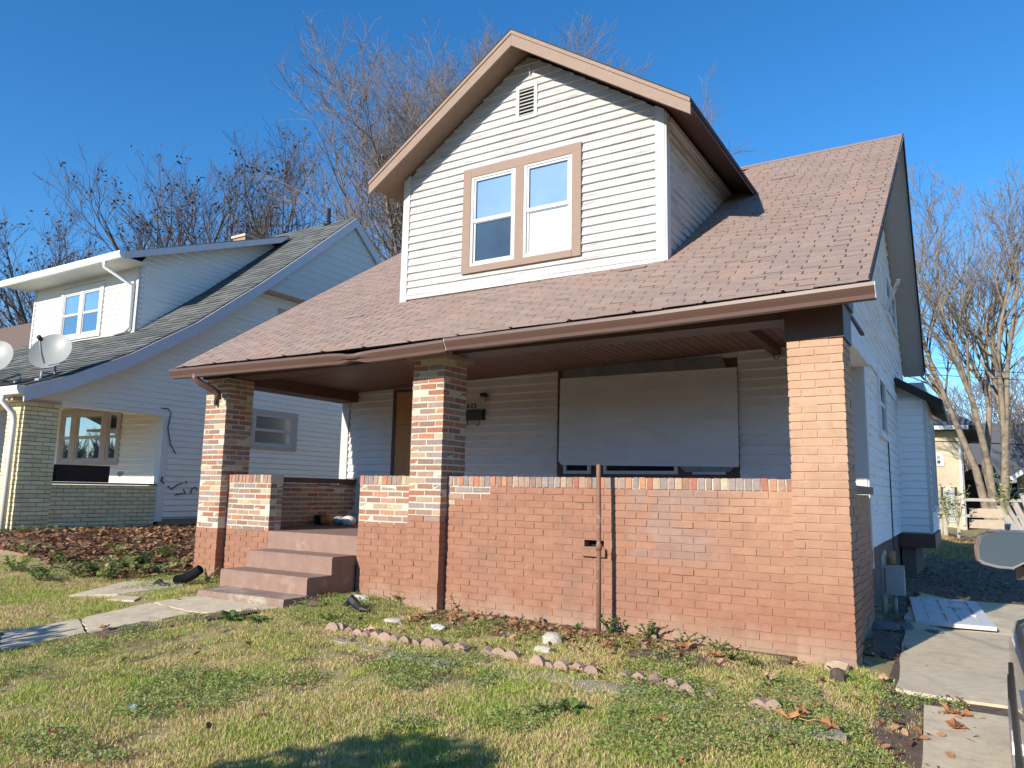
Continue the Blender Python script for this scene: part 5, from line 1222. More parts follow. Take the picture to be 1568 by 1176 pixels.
rosette(on_ground(1321, 1012), 12, .12, .05, "bright green sprig beside the corner pillar in shade", hgt=.14)
rosette(on_ground(1140, 985), 18, .22, .006, "dry straw grass tuft at the foot of the long porch wall", "grass tuft", "grass_tuft", m=mat_palette("straw", [(0.5, 0.4, 0.22), (0.6, 0.5, 0.3), (0.42, 0.33, 0.18)], .8, .1, 10, 0), up=1.4)
rosette(on_ground(1208, 992), 16, .26, .006, "tall straw grass tuft where the corner pillar meets the porch wall", "grass tuft", "grass_tuft", m=MATS["straw"], up=1.4)
# plants in the neighbour's bed
bushy(at(55, 838, x=-11.2), 170, .45, .38, .07, "untidy shrub at the neighbour's brick pillar", "shrub", "shrub", m=M_plantp)
bushy(at(25, 835, x=-11.3), 120, .4, .30, .06, "low shrub under the neighbour's white downspout", "shrub", "shrub")
rosette(at(100, 838, x=-11.0), 34, .5, .035, "strap-leaved plant before the neighbour's pale brick wall", "plant", "strap_leaf_plant", up=1.25, m=M_plantp)
rosette(at(233, 822, x=-11.1), 16, .34, .13, "leafy green plant at the corner post of the neighbour's porch", "plant", "leafy_plant", up=1.1)
rosette(at(278, 824, x=-11.0), 20, .42, .16, "broad-leaved plant by the foundation between the houses", "plant", "leafy_plant", up=1.1)
rosette(at(160, 833, x=-11.1), 14, .2, .06, "small grey-green plant under the pale brick wall", "plant", "leafy_plant", up=.7, m=M_plantp)
G_b = "green weeds in the leaf bed"
for (px, py, n) in ((180, 868, 220), (215, 862, 180), (150, 876, 180), (250, 850, 90), (120, 880, 120), (90, 860, 70), (60, 885, 120), (205, 880, 130), (20, 870, 100), (280, 868, 50), (40, 845, 90), (180, 845, 80), (235, 875, 120), (165, 885, 150)):
    bushy(on_ground(px, py + 4), n, .33, .2, .055, "yellow-green weed coming up through the brown leaf bed", "weed", "leafy_weed", m=M_plantp if rnd.random() < .6 else M_plant, group=G_b)

# corrugated drain pipe
P0 = Vector(on_ground(268, 896)) + Vector((0, 0, .055)); P1 = Vector(at(307, 871, y=P0.y + .10))
n = 44; pts = [P0.lerp(P1, i / n) + Vector((0, 0, -.03 * math.sin(math.pi * i / n))) for i in range(n + 1)]
dp = thing("drain_pipe", tuple(P0 - Vector((0, 0, .055))), "black corrugated drain pipe end pointing up by the left pillar", "drain pipe")
MB().tube(pts, [.058 if i % 2 else .048 for i in range(n + 1)], 14, cap=False).build("hose", M_blackplastic, dp)
MB().tube([P1 - (P1 - P0).normalized() * .02, P1 - (P1 - P0).normalized() * .015], .045, 14).build("bore", M_dark, dp)

# things left on the porch floor
fz = ZF
def blob(px, py, y, r, sz, m, name, label, cat):
    p = at(px, py, y=y); rad = r; bm = bmesh.new(); bmesh.ops.create_uvsphere(bm, u_segments=18, v_segments=12, radius=1)
    for v_ in bm.verts:
        a = math.atan2(v_.co.y, v_.co.x); q = 1 + .05 * math.cos(a * 8); v_.co = Vector((v_.co.x * r * q, v_.co.y * r * q, v_.co.z * sz * (1 - .12 * max(0, abs(v_.co.z) - .7))))
    me = bpy.data.meshes.new(name); bm.to_mesh(me); bm.free(); me.materials.append(m); me.polygons.foreach_set("use_smooth", [True] * len(me.polygons))
    o = bpy.data.objects.new(name, me); COL.objects.link(o); o.location = (p[0], y, fz + sz); return tag(o, label, cat)
blob(534, 798, 1.75, .10, .075, M_whites, "white_gourd", "white rounded gourd at the end of the row on the porch floor", "gourd")
blob(520, 799, 1.75, .10, .07, mat("grey_gourd", (0.30, 0.31, 0.31), .6, .1), "grey_gourd", "grey rounded gourd between the white and orange ones", "gourd")
blob(499, 797, 1.75, .085, .075, mat("pumpkin", (0.52, 0.24, 0.06), .5, .1), "pumpkin", "small orange pumpkin on the porch floor", "pumpkin")
p = at(485, 800, y=1.70)
solo(MB().box(p[0] - .22, p[0] + .06, 1.66, 1.9, fz + .001, fz + .14), "black_box", M_blackplastic, (float(p[0]), 1.75, fz), "low black box beside the pumpkin against the porch wall", "box")

# discarded panel door on the driveway
c = [at(1392, 920, z=.0), at(1495, 922, z=.0), at(1525, 957, z=.0), at(1402, 950, z=.0)]
O = Vector(((c[2] + c[3]) / 2)); ydir = (Vector((c[0] + c[1]) / 2) - O); ydir.z = 0; LN = 1.95; ydir.normalize(); xd = Vector((ydir.y, -ydir.x, 0)); WD = .72
dd = thing("discarded_door", (O.x, O.y, -.07), "white panelled door lying flat on the driveway", "door")
def dpt(u, v_, z): q = O + xd * u + ydir * v_; return (q.x, q.y, z + .02 * (v_ / LN))
M_door = mat("door_white", (0.62, 0.62, 0.62), .55, .06, 8, col2=(.42, .41, .4), thr=(.6, .8), cscale=5)
def dbox(mb, u0, u1, v0, v1, z0, z1): mb.hexa([dpt(u0, v0, z0), dpt(u1, v0, z0), dpt(u1, v1, z0), dpt(u0, v1, z0), dpt(u0, v0, z1), dpt(u1, v0, z1), dpt(u1, v1, z1), dpt(u0, v1, z1)])
h = WD / 2; zb0, zt0 = -.05, -.01
mb = MB(); dbox(mb, -h, h, 0, LN, zb0, zb0 + .02)
slabd = mb.build("core", M_door, dd)
mb = MB(); rails = [0, .20, .62, .70, 1.30, 1.40, 1.75, LN]
for (u0, u1) in ((-h, -h + .11), (h - .11, h)): dbox(mb, u0, u1, 0, LN, zb0 + .0205, zt0)
for (v0, v1) in ((0, .20), (.72, .84), (1.36, 1.46), (1.82, LN)): dbox(mb, -h + .11, h - .11, v0, v1, zb0 + .0205, zt0 - .001)
for (v0, v1) in ((.20, .72), (.84, 1.36), (1.46, 1.82)): dbox(mb, -.05, .05, v0, v1, zb0 + .0205, zt0 - .001)
mb.build("stile_frame", M_door, dd)
for (v0, v1) in ((.20, .72), (.84, 1.36), (1.46, 1.82)):
    for (u0, u1) in ((-h + .11, -.05), (.05, h - .11)):
        mb = MB(); dbox(mb, u0 + .03, u1 - .03, v0 + .03, v1 - .03, zb0 + .0207, zt0 - .006); mb.build("panel", M_door, dd)
p = dpt(.02, 1.2, zt0 + .002)
mb = MB(); mb.tube([p, (p[0] + .06, p[1] + .02, p[2] + .02), (p[0] + .15, p[1] + .01, p[2] + .005)], [.02, .035, .01], 6); solo(mb, "white_rag", M_whites, p, "white crumpled rag on the discarded door", "rag")
# debris along the side wall
for i, (px, py, sx, sy, sz, lb) in enumerate(((1372, 905, .13, .10, .05, "grey broken concrete lump nearest the meter box"), (1352, 962, .17, .12, .04, "dark flat concrete piece beside the pillar's side wall"), (1385, 965, .11, .08, .05, "square broken block beside the discarded door's corner"), (1432, 978, .13, .09, .055, "broken brick block on the shadow edge of the driveway"), (1405, 972, .10, .06, .03, "small rubble piece between the two broken blocks"))):
    rock(px, py, sx, sy, sz, mat("dark_rubble", (0.20, 0.18, 0.165), .95, .25, 20, .6, 60), "concrete_rubble", lb, "rubble", 20 + i, i * .7)
wrapper(1402, 966, .10, .05, (0.55, 0.6, 0.68), "paper_scrap", "pale paper scrap among the driveway rubble")
mt = thing("utility_box", (-.03, 3.35, 0), "grey utility meter box with white pipe low on the side wall", "meter box")
q = at(1372, 880, y=3.35); mz = float(q[2]); mx_ = float(q[0])
MB().box(mx_ - .10, mx_ + .085, 3.28, 3.42, mz - .22, mz + .10).build("box", M_metalgrey, mt)
MB().box(mx_ - .112, mx_ + .095, 3.272, 3.2795, mz + .07, mz + .108).build("lid", M_metalgrey, mt)
MB().tube([(mx_ - .13, 3.36, -.05), (mx_ - .13, 3.36, mz + .18), (mx_ - .10, 3.36, mz + .24), (mx_ - .05, 3.36, mz + .20)], .03, 10).build("pipe", M_whites, mt, smooth=True)
MB().tube([(mx_ - .04, 3.35, mz + .10), (mx_ - .04, 3.35, mz + .26)], .045, 10).build("regulator", mat("rusty_valve", (0.32, 0.2, 0.1), .7, .3, 20), mt, smooth=True)
MB().tube([(mx_ - .02, 3.35, -.08), (mx_ - .02, 3.35, mz - .22)], .025, 8).build("conduit", M_metalgrey, mt, smooth=True)

# ================================================================== the parked car
M_car = mat("grey_car_paint", (0.20, 0.185, 0.18), .35, .05, 3, metallic=.55, spec=.5, coat=.8)
M_carglass = mat("car_glass", (0.012, 0.015, 0.018), .04, .05, 3, spec=.8)
M_tyre = mat("tyre", (0.02, 0.02, 0.02), .8, .1)
M_rim = mat("rim", (0.45, 0.45, 0.46), .3, .05, metallic=.8)
CX0, CX1, CY0, CY1 = .915, 2.76, -5.75, -1.02; cg = float(gz(1.9, -3.4)) + .025
car = thing("parked_car", (1.9, -3.4, cg), "dark grey car parked nose-in on the concrete driveway", "car")
def loft(secs, n, name, m, parent):
    mb = MB()
    for s_ in secs: mb.v += s_
    for i in range(len(secs) - 1):
        for j in range(n - 1): mb.f.append((i * n + j, i * n + j + 1, (i + 1) * n + j + 1, (i + 1) * n + j))
    mb.f.append(tuple(range(n))); mb.f.append(tuple((len(secs) - 1) * n + j for j in range(n)))
    return mb.build(name, m, parent, smooth=True)
xc = (CX0 + CX1) / 2; hw = (CX1 - CX0) / 2
def section(y, w, zlo, zbelt, ztop):
    """closed-ish body section from sill over the bonnet/deck and back"""
    pf = [(-.90, zlo), (-.985, zlo + .08), (-1.0, zlo + .30), (-.995, zbelt - .10), (-.96, zbelt), (-.80, ztop - .01), (-.4, ztop + .02), (0, ztop + .03)]
    pf = pf + [(-a, z) for a, z in pf[-2::-1]]
    return [(xc + a * w, y, cg + z) for a, z in pf]
sx = [(CY0, hw * .86, .42, .80, .86), (CY0 + .12, hw * .95, .32, .92, 1.0), (CY0 + .7, hw, .24, .98, 1.04), (CY0 + 2.0, hw, .22, .97, 1.02), (CY0 + 3.2, hw, .22, .95, 1.0), (CY0 + 3.7, hw * .995, .23, .92, .99), (CY0 + 4.25, hw * .99, .25, .84, .90), (CY1 - .18, hw * .965, .28, .72, .80), (CY1 - .04, hw * .90, .32, .62, .68), (CY1, hw * .80, .36, .55, .60)]
body = loft([section(*s_) for s_ in sx], 15, "body", M_car, car)
def csec(y, w0_, w1_, z0, z1):
    pf = [(-w0_, z0), (-w0_ * .98, z0 + (z1 - z0) * .2), (-w1_ * 1.03, z0 + (z1 - z0) * .85), (-w1_ * .9, z1), (0, z1 + .03)]
    pf += [(-a, z) for a, z in pf[-2::-1]]; return [(xc + a, y, cg + z) for a, z in pf]
cs = [(CY0 + .25, hw * .86, hw * .6, .95, .99), (CY0 + .85, hw * .92, hw * .70, .95, 1.46), (CY0 + 1.5, hw * .93, hw * .74, .95, 1.56), (CY0 + 2.4, hw * .93, hw * .74, .95, 1.57), (CY0 + 2.9, hw * .92, hw * .70, .95, 1.44), (CY0 + 3.75, hw * .86, hw * .6, .94, .985)]
loft([csec(*s_) for s_ in cs], 9, "cabin_glass", M_carglass, car)
rs = [(CY0 + .80, hw * .60, 1.475), (CY0 + 1.5, hw * .70, 1.585), (CY0 + 2.4, hw * .70, 1.59), (CY0 + 2.85, hw * .62, 1.475)]
mb = MB()
for (y, w_, z) in rs:
    for f, dz in ((-1, -.03), (-.6, .01), (0, .025), (.6, .01), (1, -.03)): mb.v.append((xc + f * w_, y, cg + z + dz))
for i in range(3):
    for j in range(4): mb.f.append((i * 5 + j, i * 5 + j + 1, (i + 1) * 5 + j + 1, (i + 1) * 5 + j))
mb.build("roof", M_car, car, smooth=True)
for sg, xx in ((-1, CX0), (1, CX1)):
    for yy in (CY0 + .95, CY1 - .98):
        w_ = MB(); ring = []
        b_ = bmesh.new(); 
        def cyl(x0, x1, r, nm, m, par):
            mb = MB(); mb.tube([(x0, yy, cg + .33), (x1, yy, cg + .33)], r, 28); return mb.build(nm, m, par)
        b_.free()
        arch = cyl(xx - sg * .20, xx + sg * .004, .385, "wheel_arch", M_tyre, car)
        wh = cyl(xx - sg * .19, xx + sg * .012, .33, "wheel", M_tyre, car)
        cyl(xx - sg * .05, xx + sg * .018, .22, "rim", M_rim, wh)
    for yy in (CY0 + 1.05, CY0 + 2.15):
        MB().bar((xx + sg * .004, yy, cg + .86), (xx + sg * .004, yy + .2, cg + .87), .02, .025).build("door_handle", M_car, car)
    MB().box(*(sorted((xx - sg * .10, xx - sg * .30))), CY1 - .16, CY1 - .02, cg + .55, cg + .68).build("headlight", M_carglass, car)
    MB().box(*(sorted((xx - sg * .05, xx - sg * .28))), CY0 - .004, CY0 + .10, cg + .70, cg + .86).build("tail_light", mat("tail_red", (.35, .02, .02), .2, .05), car)
# door mirror
MYy = -3.02
def mpt(px, py, dy=0): p = at(px, py, y=MYy); return Vector((p[0], p[1] + dy, p[2]))
out = [(1497, 858), (1495, 838), (1500, 822), (1512, 816), (1545, 815), (1580, 816), (1592, 824), (1594, 846), (1580, 858), (1552, 871), (1530, 869), (1506, 863)]
cen = Vector((0, 0, 0))
for q in out: cen += mpt(*q)
cen /= len(out); mb = MB(); k = len(out)
ring = [[mpt(*q) for q in out]]
for (sc, dy) in ((1.07, .03), (1.10, .07), (1.0, .13), (.7, .18), (.25, .20)): ring.append([cen + (p - cen) * sc + Vector((0, dy, 0)) for p in ring[0]])
for r_ in ring: mb.v += [tuple(p) for p in r_]
for i in range(len(ring) - 1):
    for j in range(k): j2 = (j + 1) % k; mb.f.append((i * k + j, i * k + j2, (i + 1) * k + j2, (i + 1) * k + j))
mb.f.append(tuple((len(ring) - 1) * k + j for j in range(k)))
mir = mb.build("door_mirror", M_car, car, smooth=True)
mb = MB(); o0 = [p + Vector((0, -.001, 0)) for p in ring[0]]; o1 = [cen + (p - cen) * .90 + Vector((0, .006, 0)) for p in ring[0]]
mb.v += [tuple(p) for p in o0 + o1]
for j in range(k): j2 = (j + 1) % k; mb.f.append((j, j2, k + j2, k + j))
mb.build("mirror_rim", mat("rim_plastic", (0.22, 0.21, 0.2), .45, .05, spec=.4), mir)
mb = MB(); mb.poly([cen + (p - cen) * .905 + Vector((0, .0045, 0)) for p in ring[0]])
M_mirror = mat("mirror_glass", (0.07, 0.095, 0.115), .08, .03, metallic=0.0, spec=.9)
mb.build("mirror_glass", M_mirror, mir)
MB().bar(cen + Vector((.06, .09, -.05)), (CX0 + .05, MYy + .12, cen.z - .10), .06, .05).build("mirror_arm", M_car, mir)

# ================================================================== trees
def tree(name, label, base, H, split, r0, seed, nl, ang, m, cat="tree", group=None, stems=1, lean=(0, 0), leaves=0, mleaf=None, dens=1.0, levels=4, twig=.0045):
    r = random.Random(seed); t = thing(name, tuple(float(q) for q in base), label, cat, group)
    tr = MB(); cr = MB(); lv = []
    def grow(p, d, L, rad, lev, mb_):
        n = (7, 6, 5, 4, 3, 3)[min(lev, 5)]; pts = [p]; q = p.copy(); dd = d.copy(); rads = [rad]
        for i in range(n):
            wob = .05 + .055 * lev; dd = (dd + Vector((r.gauss(0, wob), r.gauss(0, wob), r.gauss(0, wob * .6) + (.09 if lev < 3 else .05)))).normalized()
            q = q + dd * (L / n); pts.append(q.copy()); rads.append(max(twig, rad * (1 - .78 * (i + 1) / n)))
        mb_.tube(pts, rads, (10, 7, 5, 4, 3, 3)[min(lev, 5)], cap=False)
        if lev >= levels:
            if leaves and r.random() < leaves: lv.append(pts[-1]); lv.append(pts[-2])
            return
        nc = max(2, int(((0, 8, 8, 7, 5, 4)[lev] if lev else nl) * dens * r.uniform(.8, 1.2)))
        for c in range(nc):
            f = .28 + .72 * (c + r.random()) / nc; k = min(n - 1, int(f * n)); fr_ = f * n - k; pp = pts[k].lerp(pts[k + 1], min(1, fr_)); ax_ = (pts[k + 1] - pts[k]).normalized()
            a = r.uniform(0, 6.283); o = ax_.orthogonal().normalized(); o = (Matrix.Rotation(a, 3, ax_) @ o); th = r.uniform(.35, .85) if lev > 0 else r.uniform(*ang)
            d2 = (ax_ * math.cos(th) + o * math.sin(th)); d2.z += .22; d2.normalize()
            grow(pp, d2, L * r.uniform(.42, .62) * (1.1 - .45 * f) * 1.08, max(twig, rads[k] * r.uniform(.5, .68)), lev + 1, cr)
    B_ = Vector(base)
    for s_ in range(stems):
        a = 6.283 * s_ / stems + r.uniform(-.4, .4); k = 0 if stems == 1 else r.uniform(.06, .26)
        d = Vector((math.cos(a) * k + lean[0], math.sin(a) * k + lean[1], 1)).normalized()
        if stems == 1:
            pts = [B_ - Vector((0, 0, .3)), B_ + d * split * .5, B_ + d * split]; tr.tube(pts, [r0 * 1.25, r0, r0 * .9], 12, cap=False); top = pts[-1]
            for i in range(nl):
                a2 = 6.283 * i / nl + r.uniform(-.3, .3); th = r.uniform(*ang); d2 = Vector((math.cos(a2) * math.sin(th) + lean[0], math.sin(a2) * math.sin(th) + lean[1], math.cos(th))).normalized()
                grow(top - d * r.uniform(0, split * .25), d2, (H - split) * r.uniform(.80, 1.0) / max(.85, math.cos(th)) * .92, r0 * r.uniform(.42, .62), 1, cr)
        else:
            off = Vector((math.cos(a), math.sin(a), 0)) * r0 * .8; d.normalize()
            mid = B_ + off + d * split; tr.tube([B_ + off * .6 - Vector((0, 0, .3)), B_ + off + d * split * .5, mid], [r0 * .85, r0 * .62, r0 * .55], 9, cap=False)
            grow(mid, d, (H - split) * r.uniform(.8, 1.02), r0 * .55, 1, cr)
    tr.build("trunk", m, t, smooth=True); cr.build("crown", m, t, smooth=True)
    if lv:
        n = len(lv) * 3; c = np.array([tuple(q) for q in lv for _ in range(3)]) + NR.normal(0, .12, (n, 3)); u = NR.normal(0, 1, (n, 3)); u /= np.linalg.norm(u, axis=1)[:, None]; w_ = np.cross(u, NR.normal(0, 1, (n, 3))); w_ /= np.linalg.norm(w_, axis=1)[:, None]; s_ = NR.uniform(.05, .10, (n, 1))
        o_ = np.array(base, float); V = np.stack([c - u * s_, c + w_ * s_ * .6, c + u * s_, c - w_ * s_ * .6], 1).reshape(-1, 3) - o_
        k = np.arange(n) * 4; ob = np_object("foliage", V, [np.stack([k, k + 1, k + 2, k + 3], -1)], mleaf); ob.parent = t
    return t
M_barkd = mat("dark_bark", (0.115, 0.088, 0.075), .95, .25, 6, .5, 40)
M_barkr = mat("reddish_bark", (0.225, 0.18, 0.15), .95, .25, 4, .5, 40)
M_barkt = mat("tan_bark", (0.27, 0.215, 0.155), .95, .3, 4, .6, 30, col2=(.13, .105, .085), thr=(.5, .62), cscale=3)
M_deadleaf = mat_palette("dead_leaf", [(0.09, 0.055, 0.04), (0.13, 0.075, 0.05), (0.07, 0.045, 0.035)], .8, .2, 9, 0)
tree("bare_tree", "tall bare tree with reddish twigs rising behind the dormer", (-13.2, 12.5, 0), 13.6, 3.2, .30, 5, 14, (.04, .62), M_barkr, levels=4, dens=1.42, twig=.006)
tree("bare_tree", "dark bare tree with a few dead leaves behind the neighbour's shed dormer", (-27.2, 12.5, .2), 14.6, 6.2, .30, 9, 7, (.25, .85), M_barkd, leaves=.08, mleaf=M_deadleaf, dens=.95, twig=.006)
tree("bare_tree", "slender grey bare tree between the leafy one and the neighbour's ridge", (-24.6, 14.0, .2), 15.0, 6.0, .26, 14, 6, (.2, .7), M_barkd, leaves=.05, mleaf=M_deadleaf, dens=.9, twig=.006)
tree("bare_tree", "smaller bare tree with dead leaves above the brown-roofed house", (-33.5, 11.0, .2), 11.8, 4.5, .26, 22, 7, (.25, .8), M_barkd, leaves=.08, mleaf=M_deadleaf, dens=.9, twig=.006)
tree("bare_tree", "thin pale bare tree between the leafy tree and the neighbour's dormer gutter", (-29.5, 15.0, .2), 11.6, 5.0, .2, 27, 6, (.15, .5), M_barkr, dens=.9, twig=.006)
bb = at(1528, 795, y=27)
tree("bare_tree", "many-stemmed bare tree with tan bark behind the backyard fence", (float(bb[0]), 27, 0), 10.8, 2.4, .24, 31, 6, (.15, .5), M_barkt, stems=7, dens=1.1, twig=.006)
for i, (xx, yy, h_, lb) in enumerate(((-3.5, 58, 9, "far bare tree behind the stucco house"), (2.5, 62, 10, "far bare tree over the dark garage"), (6.5, 56, 9, "far bare tree beside the white-roofed house"), (4.0, 44, 8, "bare tree just behind the many-stemmed one"))):
    tree("bare_tree", lb, (xx, yy, 0), h_, 2.5, .2, 50 + i, 7, (.2, .8), M_barkr, group="far bare trees", dens=.8, twig=.011, levels=4)

# ================================================================== backyard and houses behind
M_grey = mat("weathered_wood", (0.40, 0.36, 0.31), .9, .2, 6, .4, 40, stretch=(1, 1, .2))
M_tan = mat("tan_board", (0.46, 0.37, 0.27), .85, .12, 6)
FYY = 24.0
fz0 = float(at(1480, 765, y=FYY)[2]); fz1 = float(at(1480, 792, y=FYY)[2])
fe = thing("backyard_fence", (2, FYY, 0), "weathered wooden fence across the backyard", "fence")
for xx in np.arange(-6, 14, 2.1): MB().box(xx - .05, xx + .05, FYY + .03, FYY + .13, -.2, fz0 + .12).build("post", M_grey, fe)
for z in (fz0, fz1 + .05): MB().box(-6, 13, FYY - .02, FYY + .028, z - .05, z + .05).build("rail", M_grey, fe)
x = -6.0
while x < -.05:
    MB().box(x, x + .12, FYY - .045, FYY - .022, .02, fz0 - .05 + rnd.uniform(-.04, .04)).build("picket", M_grey, fe); x += .15
for i, (pxa, pya, pxb, pyb) in enumerate(((1484, 778, 1536, 793), (1484, 795, 1538, 810))):
    a = at(pxa, pya, y=21.5); c_ = at(pxb, pyb, y=21.5)
    solo(MB().box(float(a[0]), float(c_[0]), 21.5 - i * .2, 21.56 - i * .2, max(0.0, float(c_[2])), float(a[2])), "plywood_panel", M_tan, (float(a[0]), 21.5, 0), ("upper" if i == 0 else "lower") + " tan sheet of board propped before the backyard fence", "board")
G_p = "grey boards heaped by the fence"
for i in range(13):
    px0 = 1545 + i * 5; a = Vector(at(px0 + 8, 812, y=22.2 + i * .04)); a.z = .05; c_ = Vector(at(1519 + i * 6 + rnd.uniform(-4, 4), 785 - i * 3 + rnd.uniform(-8, 8), y=23.2))
    solo(MB().bar(a, c_, .13, .03), "loose_plank", M_grey, tuple(a), "weathered grey plank fanned out in the heap by the backyard fence", "plank", G_p)
for i, px in enumerate((1437, 1452, 1467)):
    bushy(at(px, 806, y=20.5), 120, .5, 1.3, .12, "scrubby yellow-green shrub growing along the backyard fence", "shrub", "scrub_bush", m=M_plantp, group="scrub along the backyard fence")
bushy(at(1542, 790, y=23), 120, .6, 1.6, .12, "leafy shrub at the foot of the many-stemmed tree", "shrub", "scrub_bush", m=M_plantp)
# stucco house
SYH = 34.0
sx1 = float(at(1474, 700, y=SYH)[0]); ztop = float(at(1450, 660, y=SYH)[2])
sh = thing("stucco_house", (sx1 - 4, SYH, 0), "two-storey beige stucco house with barred door beyond the backyard fence", "house")
M_stucco = mat("stucco", (0.52, 0.45, 0.32), .9, .12, 2, .3, 30, col2=(.40, .34, .24), thr=(.5, .7), cscale=1.2)
MB().box(sx1 - 8, sx1, SYH, SYH + 9, -.2, ztop).build("wall", M_stucco, sh)
b = MB().prism([(sx1 - 8.5, SYH - .5, ztop), (sx1 + .8, SYH - .5, ztop), (sx1 + .8, SYH + 9.5, ztop), (sx1 - 8.5, SYH + 9.5, ztop)], (0, 0, .18)); rf = b.build("eave", M_darkwood, sh)
bm_ = MB(); bm_.v = [(sx1 - 8.6, SYH - .6, ztop + .181), (sx1 + .8, SYH - .6, ztop + .181), (sx1 + .8, SYH + 9.6, ztop + .181), (sx1 - 8.6, SYH + 9.6, ztop + .181), (sx1 - 6, SYH + 4.5, ztop + 2.2), (sx1 - 2, SYH + 4.5, ztop + 2.2)]
bm_.f = [(0, 1, 5, 4), (1, 2, 5), (2, 3, 4, 5), (3, 0, 4)]; bm_.build("roof", mat("grey_brown_roof", (0.20, 0.165, 0.14), .95, .2, 10), sh)
MB().box(sx1 - 8.6, sx1 + .3, SYH - .75, SYH - .601, ztop + .02, ztop + .2).build("gutter", M_wgut, sh)
MB().tube([(sx1 - .1, SYH - .08, ztop), (sx1 - .1, SYH - .08, .1)], .06, 6).build("downspout", M_wgut, sh)
P_h = lambda u, t, z: (u, SYH - t, z)
a = at(1429, 694, y=SYH); c_ = at(1446, 714, y=SYH)
window(sh, P_h, float(a[0]), float(c_[0]), float(c_[2]), float(a[2]), M_trimwhite, M_trimwhite, 1, .08, ((M_curtain, M_dim),))
a = at(1444, 749, y=SYH); c_ = at(1464, 790, y=SYH)
d_ = MB().box(float(a[0]), float(c_[0]), SYH - .05, SYH - .001, float(c_[2]) - .3, float(a[2])).build("door", mat("pale_blue_door", (.42, .46, .5), .6, .1), sh)
bw = MB()
for i in range(6): u = float(a[0]) + (i + .5) * (float(c_[0]) - float(a[0])) / 6; bw.box(u - .02, u + .02, SYH - .09, SYH - .06, float(c_[2]) - .2, float(a[2]) - .05)
bw.build("grille", M_metalgrey, d_)
MB().box(float(a[0]) - .1, float(a[0]) - .001, SYH - .06, SYH - .001, 0, float(a[2]) + .1).box(float(c_[0]) + .001, float(c_[0]) + .1, SYH - .06, SYH - .001, 0, float(a[2]) + .1).build("door_frame", M_darkwood, d_)
# dark garage and white-trimmed houses further right
a = at(1472, 735, y=38); c_ = at(1502, 790, y=38)
ga = thing("garage", (float(a[0]) + 1, 38, 0), "small dark garage in shade beside the stucco house", "garage")
MB().box(float(a[0]), float(c_[0]) + .2, 38, 43, 0, float(a[2])).build("wall", M_dark, ga)
MB().prism([(float(a[0]) - .4, 37.6, float(a[2])), (float(c_[0]) + .6, 37.6, float(a[2])), (float(c_[0]) + .1, 37.6, float(a[2]) + .8)], (0, 5.8, 0)).build("roof", M_darkwood, ga)
a = at(1495, 738, y=46); rz = float(a[2])
h2 = thing("cream_house", (float(a[0]) + 3, 46, 0), "cream house with dark steep roof seen between the tree stems", "house")
MB().box(float(a[0]) + .3, float(a[0]) + 6, 46, 54, 0, rz).build("wall", mat("cream_wall", (.55, .5, .38), .8, .08), h2)
MB().prism([(float(a[0]) - .2, 45.6, rz), (float(a[0]) + 6.4, 45.6, rz), (float(a[0]) + 6.4, 50, rz + 3.6), (float(a[0]) - .2, 50, rz + 3.6)], (0, 0, .2)).build("roof", mat("slate", (.10, .105, .115), .9, .15), h2)
MB().box(float(a[0]) - .2, float(a[0]) + 6.4, 45.4, 45.59, rz - .05, rz + .2).build("gutter", M_wgut, h2)
window(h2, lambda u, t, z: (u, 46 - t, z), float(a[0]) + 1.2, float(a[0]) + 2.4, 1.0, 2.4, M_trimwhite, M_trimwhite, 1, .1, ((M_dim, M_dim),))
a = at(1545, 716, y=36); rz = float(a[2])
h3 = thing("white_gabled_house", (float(a[0]) + 4, 36, 0), "white-gabled house behind the grey plank heap", "house")
MB().box(float(a[0]) + .6, float(a[0]) + 8, 36, 44, 0, rz - .3).build("wall", M_vinyl, h3)
MB().prism([(float(a[0]) + .6, 35.99, rz - .3), (float(a[0]) + 8, 35.99, rz - .3), (float(a[0]) + 4.3, 35.99, rz + 2.3)], (0, .1, 0)).build("gable", M_vinylw, h3)
MB().prism([(float(a[0]) - .1, 35.5, rz - .5), (float(a[0]) + 4.3, 35.5, rz + 2.6), (float(a[0]) + 4.3, 35.5, rz + 2.4), (float(a[0]) + .1, 35.5, rz - .6)], (0, 9, 0)).build("roof", M_wgut, h3)
# overhead cables
def cable(pts, r, label):
    p = [Vector(at(a, b_, y=y)) for a, b_, y in pts]; mb = MB(); q = []
    for i in range(len(p) - 1):
        for j in range(8): q.append(p[i].lerp(p[i + 1], j / 8))
    q.append(p[-1]); mb.tube(q, r, 4); solo(mb, "overhead_cable", M_blackplastic, tuple(p[0]), label, "cable")
cable([(1380, 560, 26), (1480, 566, 26), (1640, 575, 26)], .012, "upper thin overhead cable crossing the tan-barked tree")
cable([(1380, 571, 26), (1480, 577, 26), (1640, 586, 26)], .012, "second thin overhead cable just under the upper one")
cable([(1400, 675, 29), (1480, 677, 29), (1640, 684, 29)], .02, "low thick overhead cable in front of the stucco house roof")

